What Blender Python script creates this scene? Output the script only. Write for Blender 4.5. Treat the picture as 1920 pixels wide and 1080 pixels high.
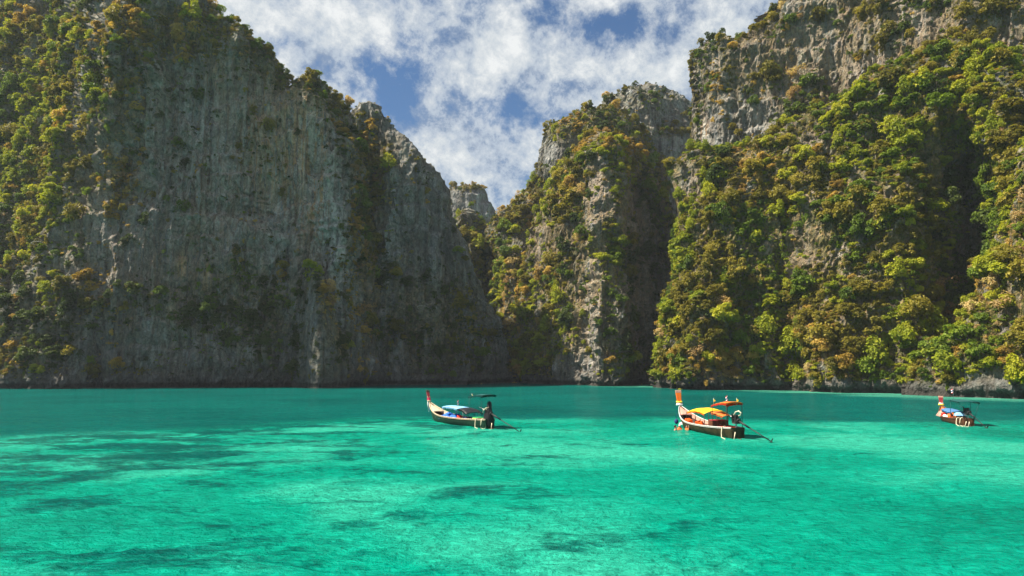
import bpy, math, random
import numpy as np
from mathutils import Vector, Matrix

for o in list(bpy.data.objects):
    bpy.data.objects.remove(o)
scene = bpy.context.scene
COL = scene.collection
random.seed(7)
RNG = np.random.default_rng(7)

# ------------------------------------------------------------------ camera, sky, sun, exposure
PITCH = math.radians(6.46)
CAM_H = 5.0
FPX = 1280.0
cam_d = bpy.data.cameras.new('camera')
cam_d.lens = 24.0
cam_d.sensor_width = 36.0
cam_d.clip_start = 0.1
cam_d.clip_end = 5000.0
cam = bpy.data.objects.new('camera', cam_d)
COL.objects.link(cam)
cam.location = (0, 0, CAM_H)
cam.rotation_euler = (math.pi / 2 + PITCH, 0, 0)
scene.camera = cam

SUN_ELEV, SUN_AZ = math.radians(52), Vector((-0.99, -0.05, 0))      # the sun stands left of the bay, a little behind the left wall
SUN_AZ.normalize()
sdir = Vector((SUN_AZ.x * math.cos(SUN_ELEV), SUN_AZ.y * math.cos(SUN_ELEV), math.sin(SUN_ELEV)))
sun_d = bpy.data.lights.new('sun', 'SUN')
sun_d.energy = 5.0
sun_d.angle = math.radians(0.6)
sun_d.color = (1.0, 0.91, 0.75)
sun = bpy.data.objects.new('sun', sun_d)
COL.objects.link(sun)
sun.rotation_euler = (-sdir).to_track_quat('-Z', 'Y').to_euler()

vs = scene.view_settings
vs.view_transform = 'Standard'
vs.look = 'None'
vs.gamma = 1
vs.use_curve_mapping = False
vs.exposure = 1.3

def cdir(px, py):
    a = (np.asarray(px, float) - 960) / FPX
    b = (540 - np.asarray(py, float)) / FPX
    return a, math.cos(PITCH) - b * math.sin(PITCH), math.sin(PITCH) + b * math.cos(PITCH)

def az_el(px, py):
    x, y, z = cdir(px, py)
    return np.arctan2(x, y), z / np.hypot(x, y)

def to_px(P):
    x, y, z = P[..., 0], P[..., 1], P[..., 2] - CAM_H
    f = y * math.cos(PITCH) + z * math.sin(PITCH)
    u = -y * math.sin(PITCH) + z * math.cos(PITCH)
    f = np.maximum(f, 0.1)
    return 960 + FPX * x / f, 540 - FPX * u / f, f

world = bpy.data.worlds.new('World')
scene.world = world
world.use_nodes = True
wn, wl = world.node_tree.nodes, world.node_tree.links
wn.clear()

def NN(nodes, t, **kw):
    n = nodes.new(t)
    for k, v in kw.items():
        if k.startswith('i_'):
            n.inputs[k[2:].replace('_', ' ')].default_value = v
        else:
            setattr(n, k, v)
    return n

def math_node(nodes, links, op, a, b=None, c=None, clamp=False):
    n = nodes.new('ShaderNodeMath')
    n.operation = op
    n.use_clamp = clamp
    for i, v in enumerate((a, b, c)):
        if v is None:
            continue
        if isinstance(v, (int, float)):
            n.inputs[i].default_value = v
        else:
            links.new(v, n.inputs[i])
    return n.outputs[0]

def mix_col(nodes, links, fac, a, b, blend='MIX'):
    n = nodes.new('ShaderNodeMix')
    n.data_type = 'RGBA'
    n.blend_type = blend
    n.clamp_factor = True
    for sock, v in ((n.inputs[0], fac), (n.inputs[6], a), (n.inputs[7], b)):
        if isinstance(v, (int, float)):
            sock.default_value = v
        elif isinstance(v, tuple):
            sock.default_value = (v + (1,))[:4]
        else:
            links.new(v, sock)
    return n.outputs[2]

def ramp(nodes, links, fac, stops, interp='LINEAR'):
    n = nodes.new('ShaderNodeValToRGB')
    cr = n.color_ramp
    cr.interpolation = interp
    while len(cr.elements) < len(stops):
        cr.elements.new(0.5)
    for e, (p, c) in zip(cr.elements, stops):
        e.position = p
        e.color = (c + (1,))[:4] if isinstance(c, tuple) else (c, c, c, 1)
    links.new(fac, n.inputs[0])
    return n.outputs[0]

def build_world():
    M = lambda *a, **k: math_node(wn, wl, *a, **k)
    tc = wn.new('ShaderNodeTexCoord')
    sky = wn.new('ShaderNodeTexSky')
    sky.sky_type = 'NISHITA'
    sky.sun_disc = False
    sky.sun_elevation = SUN_ELEV
    sky.sun_rotation = math.atan2(SUN_AZ.x, SUN_AZ.y)
    sky.altitude = 0
    sky.air_density = 1.0
    sky.dust_density = 0.3
    sky.ozone_density = 3.0
    sep = wn.new('ShaderNodeSeparateXYZ')
    wl.new(tc.outputs['Generated'], sep.inputs[0])
    x, y, z = sep.outputs
    # a cloud layer: directions met with a flat sheet overhead
    zz = M('ADD', M('MAXIMUM', z, 0.0), 0.75)
    comb = wn.new('ShaderNodeCombineXYZ')
    wl.new(M('DIVIDE', x, zz), comb.inputs[0])
    wl.new(M('DIVIDE', y, zz), comb.inputs[1])
    mp = wn.new('ShaderNodeMapping')
    mp.inputs['Location'].default_value = (2.3, 1.1, 0)
    mp.inputs['Rotation'].default_value = (0, 0, math.radians(-38))
    mp.inputs['Scale'].default_value = (1.0, 0.9, 1)
    wl.new(comb.outputs[0], mp.inputs[0])
    n1 = NN(wn, 'ShaderNodeTexNoise', i_Scale=4.2, i_Detail=12.0, i_Roughness=0.62, i_Distortion=0.0)
    n2 = NN(wn, 'ShaderNodeTexNoise', i_Scale=19.0, i_Detail=13.0, i_Roughness=0.70, i_Distortion=0.1)
    n3 = NN(wn, 'ShaderNodeTexNoise', i_Scale=1.8, i_Detail=3.0, i_Roughness=0.5)
    for n in (n1, n2, n3):
        wl.new(mp.outputs[0], n.inputs['Vector'])
    base = M('MULTIPLY_ADD', n2.outputs[0], 0.80, M('MULTIPLY', n1.outputs[0], 0.42))
    # where the real sheet is torn open or thick, as directions on the sky
    ay = M('ADD', M('ABSOLUTE', y), 0.001)
    A, B = M('DIVIDE', x, ay), M('DIVIDE', z, ay)
    acc = base
    for px, py, rx, ry, amt in SKY_PATCHES:
        dx, dy, dz = cdir(px, py)
        a0, b0 = float(dx / dy), float(dz / dy)
        ea = M('MULTIPLY', M('SUBTRACT', A, a0), FPX / rx)
        eb = M('MULTIPLY', M('SUBTRACT', B, b0), FPX / ry)
        d2 = M('ADD', M('MULTIPLY', ea, ea), M('MULTIPLY', eb, eb))
        g = M('EXPONENT', M('MULTIPLY', d2, -1.0))
        acc = M('MULTIPLY_ADD', g, amt, acc)
    cover = ramp(wn, wl, acc, [(0.48, 0.0), (0.545, 0.38), (0.62, 0.80), (0.72, 1.0)])
    tone = M('MULTIPLY_ADD', n2.outputs[0], 1.15, M('MULTIPLY_ADD', n3.outputs[0], 0.5, -0.22))
    tone = M('ADD', tone, M('MULTIPLY', M('SUBTRACT', acc, 0.6), 0.9))
    ccol = ramp(wn, wl, tone, [(0.44, (0.125, 0.155, 0.20)), (0.60, (0.21, 0.24, 0.275)), (0.76, (0.27, 0.29, 0.305)), (0.96, (0.355, 0.363, 0.365))])
    skyc = wn.new('ShaderNodeMix')
    skyc.data_type = 'RGBA'
    skyc.blend_type = 'MULTIPLY'
    skyc.inputs[0].default_value = 1.0
    wl.new(sky.outputs[0], skyc.inputs[6])
    skyc.inputs[7].default_value = (0.023, 0.034, 0.042, 1)
    col = mix_col(wn, wl, cover, skyc.outputs[2], ccol)
    bg = wn.new('ShaderNodeBackground')
    bg.inputs['Strength'].default_value = 0.10
    sc = wn.new('ShaderNodeVectorMath')
    sc.operation = 'SCALE'
    sc.inputs['Scale'].default_value = 10.0
    wl.new(col, sc.inputs[0])
    wl.new(sc.outputs[0], bg.inputs['Color'])
    out = wn.new('ShaderNodeOutputWorld')
    wl.new(bg.outputs[0], out.inputs['Surface'])

SKY_PATCHES = [
    (735, 160, 55, 85, -0.20), (1150, 50, 110, 50, -0.24), (950, 215, 85, 40, -0.12), (525, 90, 40, 30, -0.12),
    (640, 215, 40, 40, -0.05), (1030, 20, 60, 30, -0.05), (1290, 20, 60, 40, -0.06), (470, 110, 30, 30, -0.06),
    (600, 70, 80, 70, 0.17), (830, 290, 100, 80, 0.15), (440, 20, 70, 50, 0.16), (940, 100, 90, 55, 0.12),
    (1240, 150, 80, 60, 0.12), (1390, 60, 70, 60, 0.14), (720, 30, 70, 40, 0.05), (900, 340, 80, 60, 0.04)]
build_world()

# ------------------------------------------------------------------ helpers
def tag(o, label=None, cat=None, group=None, kind=None):
    if label: o['label'] = label
    if cat: o['category'] = cat
    if group: o['group'] = group
    if kind: o['kind'] = kind
    return o

def new_mesh(name, V, F, mats=(), smooth=True):
    V = np.asarray(V, np.float32)
    me = bpy.data.meshes.new(name)
    F = np.asarray(F, np.int32)
    n, k = F.shape
    me.vertices.add(len(V))
    me.vertices.foreach_set('co', V.ravel())
    me.loops.add(n * k)
    me.loops.foreach_set('vertex_index', F.ravel())
    me.polygons.add(n)
    me.polygons.foreach_set('loop_start', np.arange(0, n * k, k, dtype=np.int32))
    me.polygons.foreach_set('loop_total', np.full(n, k, np.int32))
    me.polygons.foreach_set('use_smooth', np.full(n, smooth))
    me.update(calc_edges=True)
    for m in mats:
        me.materials.append(m)
    return me

def link(name, me, parent=None):
    o = bpy.data.objects.new(name, me)
    COL.objects.link(o)
    if parent:
        o.parent = parent
    return o

_T = np.random.default_rng(11).random((32, 32, 32)).astype(np.float32) * 2 - 1
def vnoise(x, y, z):
    xi, yi, zi = np.floor(x), np.floor(y), np.floor(z)
    fx, fy, fz = x - xi, y - yi, z - zi
    fx = fx * fx * (3 - 2 * fx); fy = fy * fy * (3 - 2 * fy); fz = fz * fz * (3 - 2 * fz)
    x0 = xi.astype(np.int64) & 31; y0 = yi.astype(np.int64) & 31; z0 = zi.astype(np.int64) & 31
    x1 = (x0 + 1) & 31; y1 = (y0 + 1) & 31; z1 = (z0 + 1) & 31
    a = _T[x0, y0, z0] * (1 - fx) + _T[x1, y0, z0] * fx
    b = _T[x0, y1, z0] * (1 - fx) + _T[x1, y1, z0] * fx
    c = _T[x0, y0, z1] * (1 - fx) + _T[x1, y0, z1] * fx
    d = _T[x0, y1, z1] * (1 - fx) + _T[x1, y1, z1] * fx
    return (a * (1 - fy) + b * fy) * (1 - fz) + (c * (1 - fy) + d * fy) * fz

def fbm(P, scale, zs=1.0, octv=4, off=0.0, gain=0.5, ridge=False):
    c, s = math.cos(0.6), math.sin(0.6)
    x, y, z = P[..., 0] / scale + off, P[..., 1] / scale - off * 1.7, P[..., 2] / scale * zs + off * 0.3
    out, amp, tot = 0, 1.0, 0
    for i in range(octv):
        n = vnoise(x, y, z)
        if ridge:
            n = 1 - 2 * np.abs(n) ** 0.8
        out = out + amp * n
        tot += amp
        amp *= gain
        x, y, z = (x * c - y * s) * 2.03 + 5.3, (x * s + y * c) * 2.03 + 9.1, z * 2.03 + 3.7
    return out / tot

def blend_field(px, py, d0, blobs):
    d = np.full(np.shape(px), float(d0), np.float32)
    for cx, cy, rx, ry, v in blobs:
        w = np.exp(-(((px - cx) / rx) ** 2 + ((py - cy) / ry) ** 2) ** 1.5)
        d = d * (1 - w) + v * w
    return d

# ------------------------------------------------------------------ materials
def mat(name):
    m = bpy.data.materials.new(name)
    m.use_nodes = True
    n, l = m.node_tree.nodes, m.node_tree.links
    return m, n, l, n['Principled BSDF']

def simple(name, col, rough=0.6, metal=0.0, var=0.12, scale=6.0, bump=0.0, trans=0.0):
    m, n, l, b = mat(name)
    tc = n.new('ShaderNodeTexCoord')
    ns = NN(n, 'ShaderNodeTexNoise', i_Scale=scale, i_Detail=5.0, i_Roughness=0.65)
    l.new(tc.outputs['Object'], ns.inputs['Vector'])
    dark = tuple(c * (1 - 2.2 * var) for c in col)
    lite = tuple(min(1, c * (1 + 1.6 * var)) for c in col)
    l.new(ramp(n, l, ns.outputs[0], [(0.3, dark), (0.7, lite)]), b.inputs['Base Color'])
    b.inputs['Roughness'].default_value = rough
    b.inputs['Specular IOR Level'].default_value = 0.25
    b.inputs['Metallic'].default_value = metal
    if bump:
        bp = n.new('ShaderNodeBump')
        bp.inputs['Strength'].default_value = bump
        bp.inputs['Distance'].default_value = 0.02
        l.new(ns.outputs[0], bp.inputs['Height'])
        l.new(bp.outputs[0], b.inputs['Normal'])
    return m

def rock_material():
    m, n, l, b = mat('limestone')
    M = lambda *a, **k: math_node(n, l, *a, **k)
    geo = n.new('ShaderNodeNewGeometry')
    at = n.new('ShaderNodeAttribute')
    at.attribute_name = 'mask'
    sepc = n.new('ShaderNodeSeparateColor')
    l.new(at.outputs['Color'], sepc.inputs[0])
    ochre, pale, veg = sepc.outputs
    def noise(sc, zsc, detail, rough=0.6, dist=0.0):
        mp = n.new('ShaderNodeMapping')
        mp.inputs['Scale'].default_value = (1, 1, zsc)
        l.new(geo.outputs['Position'], mp.inputs[0])
        t = NN(n, 'ShaderNodeTexNoise', i_Scale=sc, i_Detail=detail, i_Roughness=rough, i_Distortion=dist)
        l.new(mp.outputs[0], t.inputs['Vector'])
        return t.outputs[0]
    big = noise(0.07, 0.5, 5)
    streak = noise(0.50, 0.045, 8, 0.68, 0.15)
    streak2 = noise(1.3, 0.030, 6, 0.62, 0.15)
    streak3 = noise(0.95, 0.028, 6, 0.62, 0.1)
    grit = noise(1.6, 0.6, 9, 0.75)
    spots = noise(0.42, 0.8, 8, 0.7)
    c = ramp(n, l, streak, [(0.36, (0.035, 0.044, 0.056)), (0.45, (0.130, 0.150, 0.170)), (0.54, (0.25, 0.265, 0.27)), (0.63, (0.50, 0.50, 0.475))])
    c2 = ramp(n, l, grit, [(0.30, (0.045, 0.050, 0.055)), (0.5, (0.16, 0.165, 0.165)), (0.72, (0.34, 0.33, 0.30))])
    c = mix_col(n, l, 0.5, c, c2)
    c = mix_col(n, l, 1.0, c, ramp(n, l, noise(0.35, 0.5, 8, 0.75), [(0.32, (0.42, 0.45, 0.50)), (0.48, (1.05, 1.07, 1.12)), (0.66, (1.50, 1.49, 1.46))]), 'MULTIPLY')
    c = mix_col(n, l, 1.0, c, ramp(n, l, noise(0.16, 0.12, 5, 0.6, 0.3), [(0.36, (0.52, 0.54, 0.56)), (0.50, (1.0, 1.02, 1.05)), (0.62, (1.65, 1.66, 1.66))]), 'MULTIPLY')
    # brown and green-grey weathering
    wb = ramp(n, l, big, [(0.44, 0.0), (0.64, 0.42)])
    c = mix_col(n, l, wb, c, mix_col(n, l, grit, (0.10, 0.075, 0.050), (0.21, 0.165, 0.12)))
    # ochre run-off stains
    of = M('MULTIPLY', ochre, ramp(n, l, streak2, [(0.40, 0.10), (0.50, 1.0)]), clamp=True)
    c = mix_col(n, l, of, c, mix_col(n, l, grit, (0.50, 0.27, 0.12), (0.66, 0.46, 0.28)))
    # pale flowstone
    pf = M('MULTIPLY', pale, ramp(n, l, streak3, [(0.42, 0.0), (0.53, 1.0)]), clamp=True)
    c = mix_col(n, l, pf, c, mix_col(n, l, grit, (0.42, 0.43, 0.41), (0.78, 0.77, 0.70)))
    # moss, dry grass and soil between the plants
    vf = M('MULTIPLY', veg, ramp(n, l, spots, [(0.36, 0.0), (0.52, 1.0)]), clamp=True)
    gcol = ramp(n, l, noise(0.9, 1.0, 6, 0.7), [(0.34, (0.050, 0.062, 0.014)), (0.45, (0.11, 0.115, 0.024)), (0.53, (0.22, 0.175, 0.05)), (0.62, (0.38, 0.25, 0.10))])
    c = mix_col(n, l, vf, c, gcol)
    # tidal band at the waterline, stained almost black
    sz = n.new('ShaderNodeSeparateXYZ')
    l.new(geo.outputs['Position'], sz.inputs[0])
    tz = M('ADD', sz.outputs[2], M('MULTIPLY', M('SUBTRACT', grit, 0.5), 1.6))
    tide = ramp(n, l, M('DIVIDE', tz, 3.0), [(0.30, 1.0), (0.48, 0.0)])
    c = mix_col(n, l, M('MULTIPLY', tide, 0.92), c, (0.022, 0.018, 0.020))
    foot_dark = ramp(n, l, M('DIVIDE', tz, 9.0), [(0.15, 0.62), (0.60, 0.0)])  # foot of the face darkened in colour against its sunlit paleness
    c = mix_col(n, l, foot_dark, c, mix_col(n, l, streak2, (0.045, 0.045, 0.040), (0.13, 0.125, 0.105)))
    b.inputs['Roughness'].default_value = 0.9
    b.inputs['Specular IOR Level'].default_value = 0.15
    def crack(sc, zsc):
        mp = n.new('ShaderNodeMapping')
        mp.inputs['Scale'].default_value = (1, 1, zsc)
        wv = NN(n, 'ShaderNodeTexNoise', i_Scale=0.8, i_Detail=4.0)
        l.new(geo.outputs['Position'], wv.inputs['Vector'])
        va = n.new('ShaderNodeVectorMath'); va.operation = 'MULTIPLY_ADD'
        l.new(wv.outputs['Color'], va.inputs[0]); va.inputs[1].default_value = (3.2, 3.2, 5.0); l.new(geo.outputs['Position'], va.inputs[2])
        l.new(va.outputs[0], mp.inputs[0])
        v = NN(n, 'ShaderNodeTexVoronoi', i_Scale=sc, feature='DISTANCE_TO_EDGE')
        l.new(mp.outputs[0], v.inputs['Vector'])
        return v.outputs['Distance']
    k1, k2 = crack(0.50, 0.10), crack(1.4, 0.16)
    crack_dark = M('MULTIPLY', ramp(n, l, k1, [(0.0, 0.62), (0.12, 1.0)]), ramp(n, l, k2, [(0.0, 0.75), (0.16, 1.0)]))  # darker along the cracks
    c = mix_col(n, l, 1.0, c, crack_dark, 'MULTIPLY')
    h = M('ADD', M('MULTIPLY', grit, 0.9), M('MULTIPLY', streak2, 0.35))
    h = M('ADD', h, M('MULTIPLY', M('MINIMUM', k1, 0.25), 1.3))
    h = M('ADD', h, M('MULTIPLY', M('MINIMUM', k2, 0.2), 0.8))
    bp = n.new('ShaderNodeBump')
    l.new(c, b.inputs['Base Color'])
    bp.inputs['Strength'].default_value = 1.0
    bp.inputs['Distance'].default_value = 0.9
    l.new(h, bp.inputs['Height'])
    l.new(bp.outputs[0], b.inputs['Normal'])
    return m

def leaf_material(name, stops, transl=0.42):
    m, n, l, b = mat(name)
    M = lambda *a, **k: math_node(n, l, *a, **k)
    oi = n.new('ShaderNodeObjectInfo')
    geo = n.new('ShaderNodeNewGeometry')
    at = n.new('ShaderNodeAttribute')
    at.attribute_name = 'leaf'
    r = M('ADD', M('MULTIPLY', at.outputs['Fac'], 0.5), M('MULTIPLY', oi.outputs['Random'], 0.5))
    c = ramp(n, l, r, stops)
    l.new(c, b.inputs['Base Color'])
    b.inputs['Roughness'].default_value = 0.55
    b.inputs['Specular IOR Level'].default_value = 0.25
    tr = n.new('ShaderNodeBsdfTranslucent')
    l.new(mix_col(n, l, 1.0, c, (1.0, 1.0, 0.5), 'MULTIPLY'), tr.inputs[0])
    mx = n.new('ShaderNodeMixShader')
    mx.inputs[0].default_value = transl
    l.new(b.outputs[0], mx.inputs[1])
    l.new(tr.outputs[0], mx.inputs[2])
    l.new(mx.outputs[0], n['Material Output'].inputs['Surface'])
    return m

ROCK = rock_material()
LEAVES = {
    'green': leaf_material('green_leaves', [(0.1, (0.058, 0.108, 0.010)), (0.5, (0.130, 0.197, 0.014)), (0.9, (0.234, 0.305, 0.022))]),
    'lime': leaf_material('yellow_green_leaves', [(0.1, (0.169, 0.216, 0.012)), (0.5, (0.305, 0.337, 0.016)), (0.9, (0.481, 0.457, 0.030))]),
    'olive': leaf_material('olive_leaves', [(0.1, (0.104, 0.102, 0.012)), (0.5, (0.221, 0.191, 0.020)), (0.9, (0.364, 0.298, 0.040))]),
    'ochre': leaf_material('dry_leaves', [(0.1, (0.247, 0.159, 0.030)), (0.5, (0.429, 0.286, 0.055)), (0.9, (0.676, 0.483, 0.130))]),
    'pale': leaf_material('pale_twigs', [(0.1, (0.286, 0.165, 0.070)), (0.5, (0.468, 0.318, 0.140)), (0.9, (0.700, 0.559, 0.270))]),
    'dark': leaf_material('dark_leaves', [(0.1, (0.033, 0.057, 0.014)), (0.5, (0.065, 0.102, 0.018)), (0.9, (0.111, 0.146, 0.024))]),  # weighted toward shaded faces, so part of their shade is leaf colour
}
BARK = simple('bark', (0.19, 0.155, 0.12), 0.9, var=0.3)
DEADWOOD = simple('bleached_wood', (0.34, 0.31, 0.27), 0.9, var=0.15)

def water_material():
    m, n, l, b = mat('lagoon_water')
    M = lambda *a, **k: math_node(n, l, *a, **k)
    geo = n.new('ShaderNodeNewGeometry')
    sep = n.new('ShaderNodeSeparateXYZ')
    l.new(geo.outputs['Position'], sep.inputs[0])
    X, Y = sep.outputs[0], sep.outputs[1]
    def noise(sc, xs, ys, detail, rough=0.55, dist=0.0, rot=0.0):
        mp = n.new('ShaderNodeMapping')
        mp.inputs['Scale'].default_value = (xs, ys, 1)
        mp.inputs['Rotation'].default_value = (0, 0, rot)
        l.new(geo.outputs['Position'], mp.inputs[0])
        t = NN(n, 'ShaderNodeTexNoise', i_Scale=sc, i_Detail=detail, i_Roughness=rough, i_Distortion=dist)
        l.new(mp.outputs[0], t.inputs['Vector'])
        return t.outputs[0]
    # pale sand, weed and coral patches; depth and shade toward the cliffs painted as darker teal
    shoal = noise(0.055, 1, 1.3, 4, 0.55, 0.4)
    gx = M('DIVIDE', M('SUBTRACT', X, 5.0), 15.0); gy = M('DIVIDE', M('SUBTRACT', Y, 44.0), 11.0)
    gs = M('EXPONENT', M('MULTIPLY', M('ADD', M('MULTIPLY', gx, gx), M('MULTIPLY', gy, gy)), -1.0))
    shoal = M('MULTIPLY_ADD', gs, 0.07, shoal)
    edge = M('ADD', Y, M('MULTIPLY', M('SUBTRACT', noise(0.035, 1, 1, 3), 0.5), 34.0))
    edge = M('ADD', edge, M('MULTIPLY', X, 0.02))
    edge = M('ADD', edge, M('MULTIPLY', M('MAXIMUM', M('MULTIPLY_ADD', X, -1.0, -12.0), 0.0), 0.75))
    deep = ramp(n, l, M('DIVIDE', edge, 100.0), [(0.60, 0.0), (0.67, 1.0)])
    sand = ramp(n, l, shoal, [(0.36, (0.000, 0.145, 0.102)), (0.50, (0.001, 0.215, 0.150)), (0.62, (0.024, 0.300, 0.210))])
    deep_shade_col = ramp(n, l, shoal, [(0.35, (0.000, 0.064, 0.057)), (0.62, (0.000, 0.092, 0.080))])
    c = mix_col(n, l, deep, sand, deep_shade_col)
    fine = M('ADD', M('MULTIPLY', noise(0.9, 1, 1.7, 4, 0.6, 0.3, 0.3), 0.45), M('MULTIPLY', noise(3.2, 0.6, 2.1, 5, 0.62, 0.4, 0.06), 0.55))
    weed = noise(0.26, 0.8, 1.35, 7, 0.62, 0.5, 0.12)
    wmask = noise(0.065, 1, 1, 2)
    left = M('SUBTRACT', 0.55, M('MULTIPLY', M('ADD', X, 4.0), 0.030), clamp=True)
    wv = M('ADD', weed, M('MULTIPLY', M('SUBTRACT', left, 0.5), 0.20))
    wv = M('ADD', wv, M('MULTIPLY', M('SUBTRACT', wmask, 0.5), 0.50))
    wv = M('ADD', wv, M('MULTIPLY', M('SUBTRACT', fine, 0.5), -0.28))
    wf = ramp(n, l, wv, [(0.53, 0.0), (0.62, 0.62), (0.72, 0.90)])
    wf = M('MULTIPLY', wf, M('SUBTRACT', 1.0, deep))
    c = mix_col(n, l, wf, c, (0.000, 0.052, 0.050))
    # sand bank along the right shore
    bx = M('SUBTRACT', X, 62.0); by = M('SUBTRACT', Y, 104.0)
    along = M('ADD', M('MULTIPLY', bx, 0.82), M('MULTIPLY', by, 0.57))
    bank = ramp(n, l, M('ADD', M('DIVIDE', along, 40.0), M('MULTIPLY', M('SUBTRACT', shoal, 0.5), 0.7)), [(0.0, 0.0), (0.5, 1.0)])
    c = mix_col(n, l, bank, c, (0.10, 0.40, 0.27))
    # light and dark of the wavelets, painted into the water colour
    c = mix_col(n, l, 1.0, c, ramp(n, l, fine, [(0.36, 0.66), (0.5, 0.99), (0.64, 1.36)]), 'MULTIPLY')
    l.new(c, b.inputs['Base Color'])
    b.inputs['Roughness'].default_value = 0.10
    b.inputs['IOR'].default_value = 1.33
    b.inputs['Specular IOR Level'].default_value = 0.10
    h = M('ADD', M('MULTIPLY', noise(2.6, 1, 1.35, 5, 0.6, 0.2, 0.25), 1.0), M('MULTIPLY', noise(9.0, 1, 1.3, 4, 0.6, 0.2, -0.3), 0.22))
    bp = n.new('ShaderNodeBump')
    bp.inputs['Strength'].default_value = 0.9
    bp.inputs['Distance'].default_value = 0.36
    l.new(h, bp.inputs['Height'])
    l.new(bp.outputs[0], b.inputs['Normal'])
    df = n.new('ShaderNodeBsdfDiffuse')
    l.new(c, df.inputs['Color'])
    l.new(bp.outputs[0], df.inputs['Normal'])
    mx = n.new('ShaderNodeMixShader')
    mx.inputs[0].default_value = 0.40
    l.new(df.outputs[0], mx.inputs[1])
    l.new(b.outputs[0], mx.inputs[2])
    l.new(mx.outputs[0], n['Material Output'].inputs['Surface'])
    return m
WATER = water_material()

# ------------------------------------------------------------------ water surface (real wavelets near the camera, a calm sheet beyond)
def wave_height(P):
    d = np.hypot(P[..., 0], P[..., 1])
    P2 = P * np.array([1.0, 1.5, 1.0])
    h = 0.10 * fbm(P2, 3.2, octv=2, off=3.0) + 0.060 * fbm(P2, 0.9, octv=2, off=7.0, ridge=True)
    return h * np.clip(1.3 - d / 110, 0.25, 1)

def build_water():
    th = np.linspace(-0.86, 0.86, 760)
    inv = np.linspace(1 / 7.0, 1 / 240.0, 560)
    r = 1 / inv
    R, T = np.meshgrid(r, th, indexing='ij')
    P = np.stack([R * np.sin(T), R * np.cos(T), np.zeros_like(R)], -1)
    edge = np.minimum(1, np.minimum(np.minimum(np.arange(len(r)), len(r) - 1 - np.arange(len(r)))[:, None] / 6, np.minimum(np.arange(len(th)), len(th) - 1 - np.arange(len(th)))[None] / 6))
    P[..., 2] = wave_height(P) * edge
    nr, nt = R.shape
    idx = np.arange(nr * nt).reshape(nr, nt)
    F = np.stack([idx[:-1, :-1], idx[:-1, 1:], idx[1:, 1:], idx[1:, :-1]], -1).reshape(-1, 4)[:, ::-1]
    V = P.reshape(-1, 3)
    # outer calm sheet: joined to the rim of the wavelet sheet
    rim = np.concatenate([idx[0, :], idx[:, -1][1:], idx[-1, :][::-1][1:], idx[:, 0][::-1][1:-1]])
    rp = V[rim]
    far = rp.copy()
    for k in range(len(rim)):
        x, y = rp[k, 0], rp[k, 1]
        ang = math.atan2(x, y - 30.0)
        far[k] = (1500 * math.sin(ang), 100 + 1500 * math.cos(ang), 0)
    V2 = np.concatenate([V, far])
    n0 = len(V)
    k = np.arange(len(rim))
    k1 = (k + 1) % len(rim)
    F2 = np.stack([rim[k], rim[k1], n0 + k1, n0 + k], -1)
    me = new_mesh('water', V2, np.concatenate([F, F2]), [WATER])
    o = link('water', me)
    tag(o, 'turquoise lagoon water with dark weed patches and small ripples', None, kind='structure')
build_water()

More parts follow.
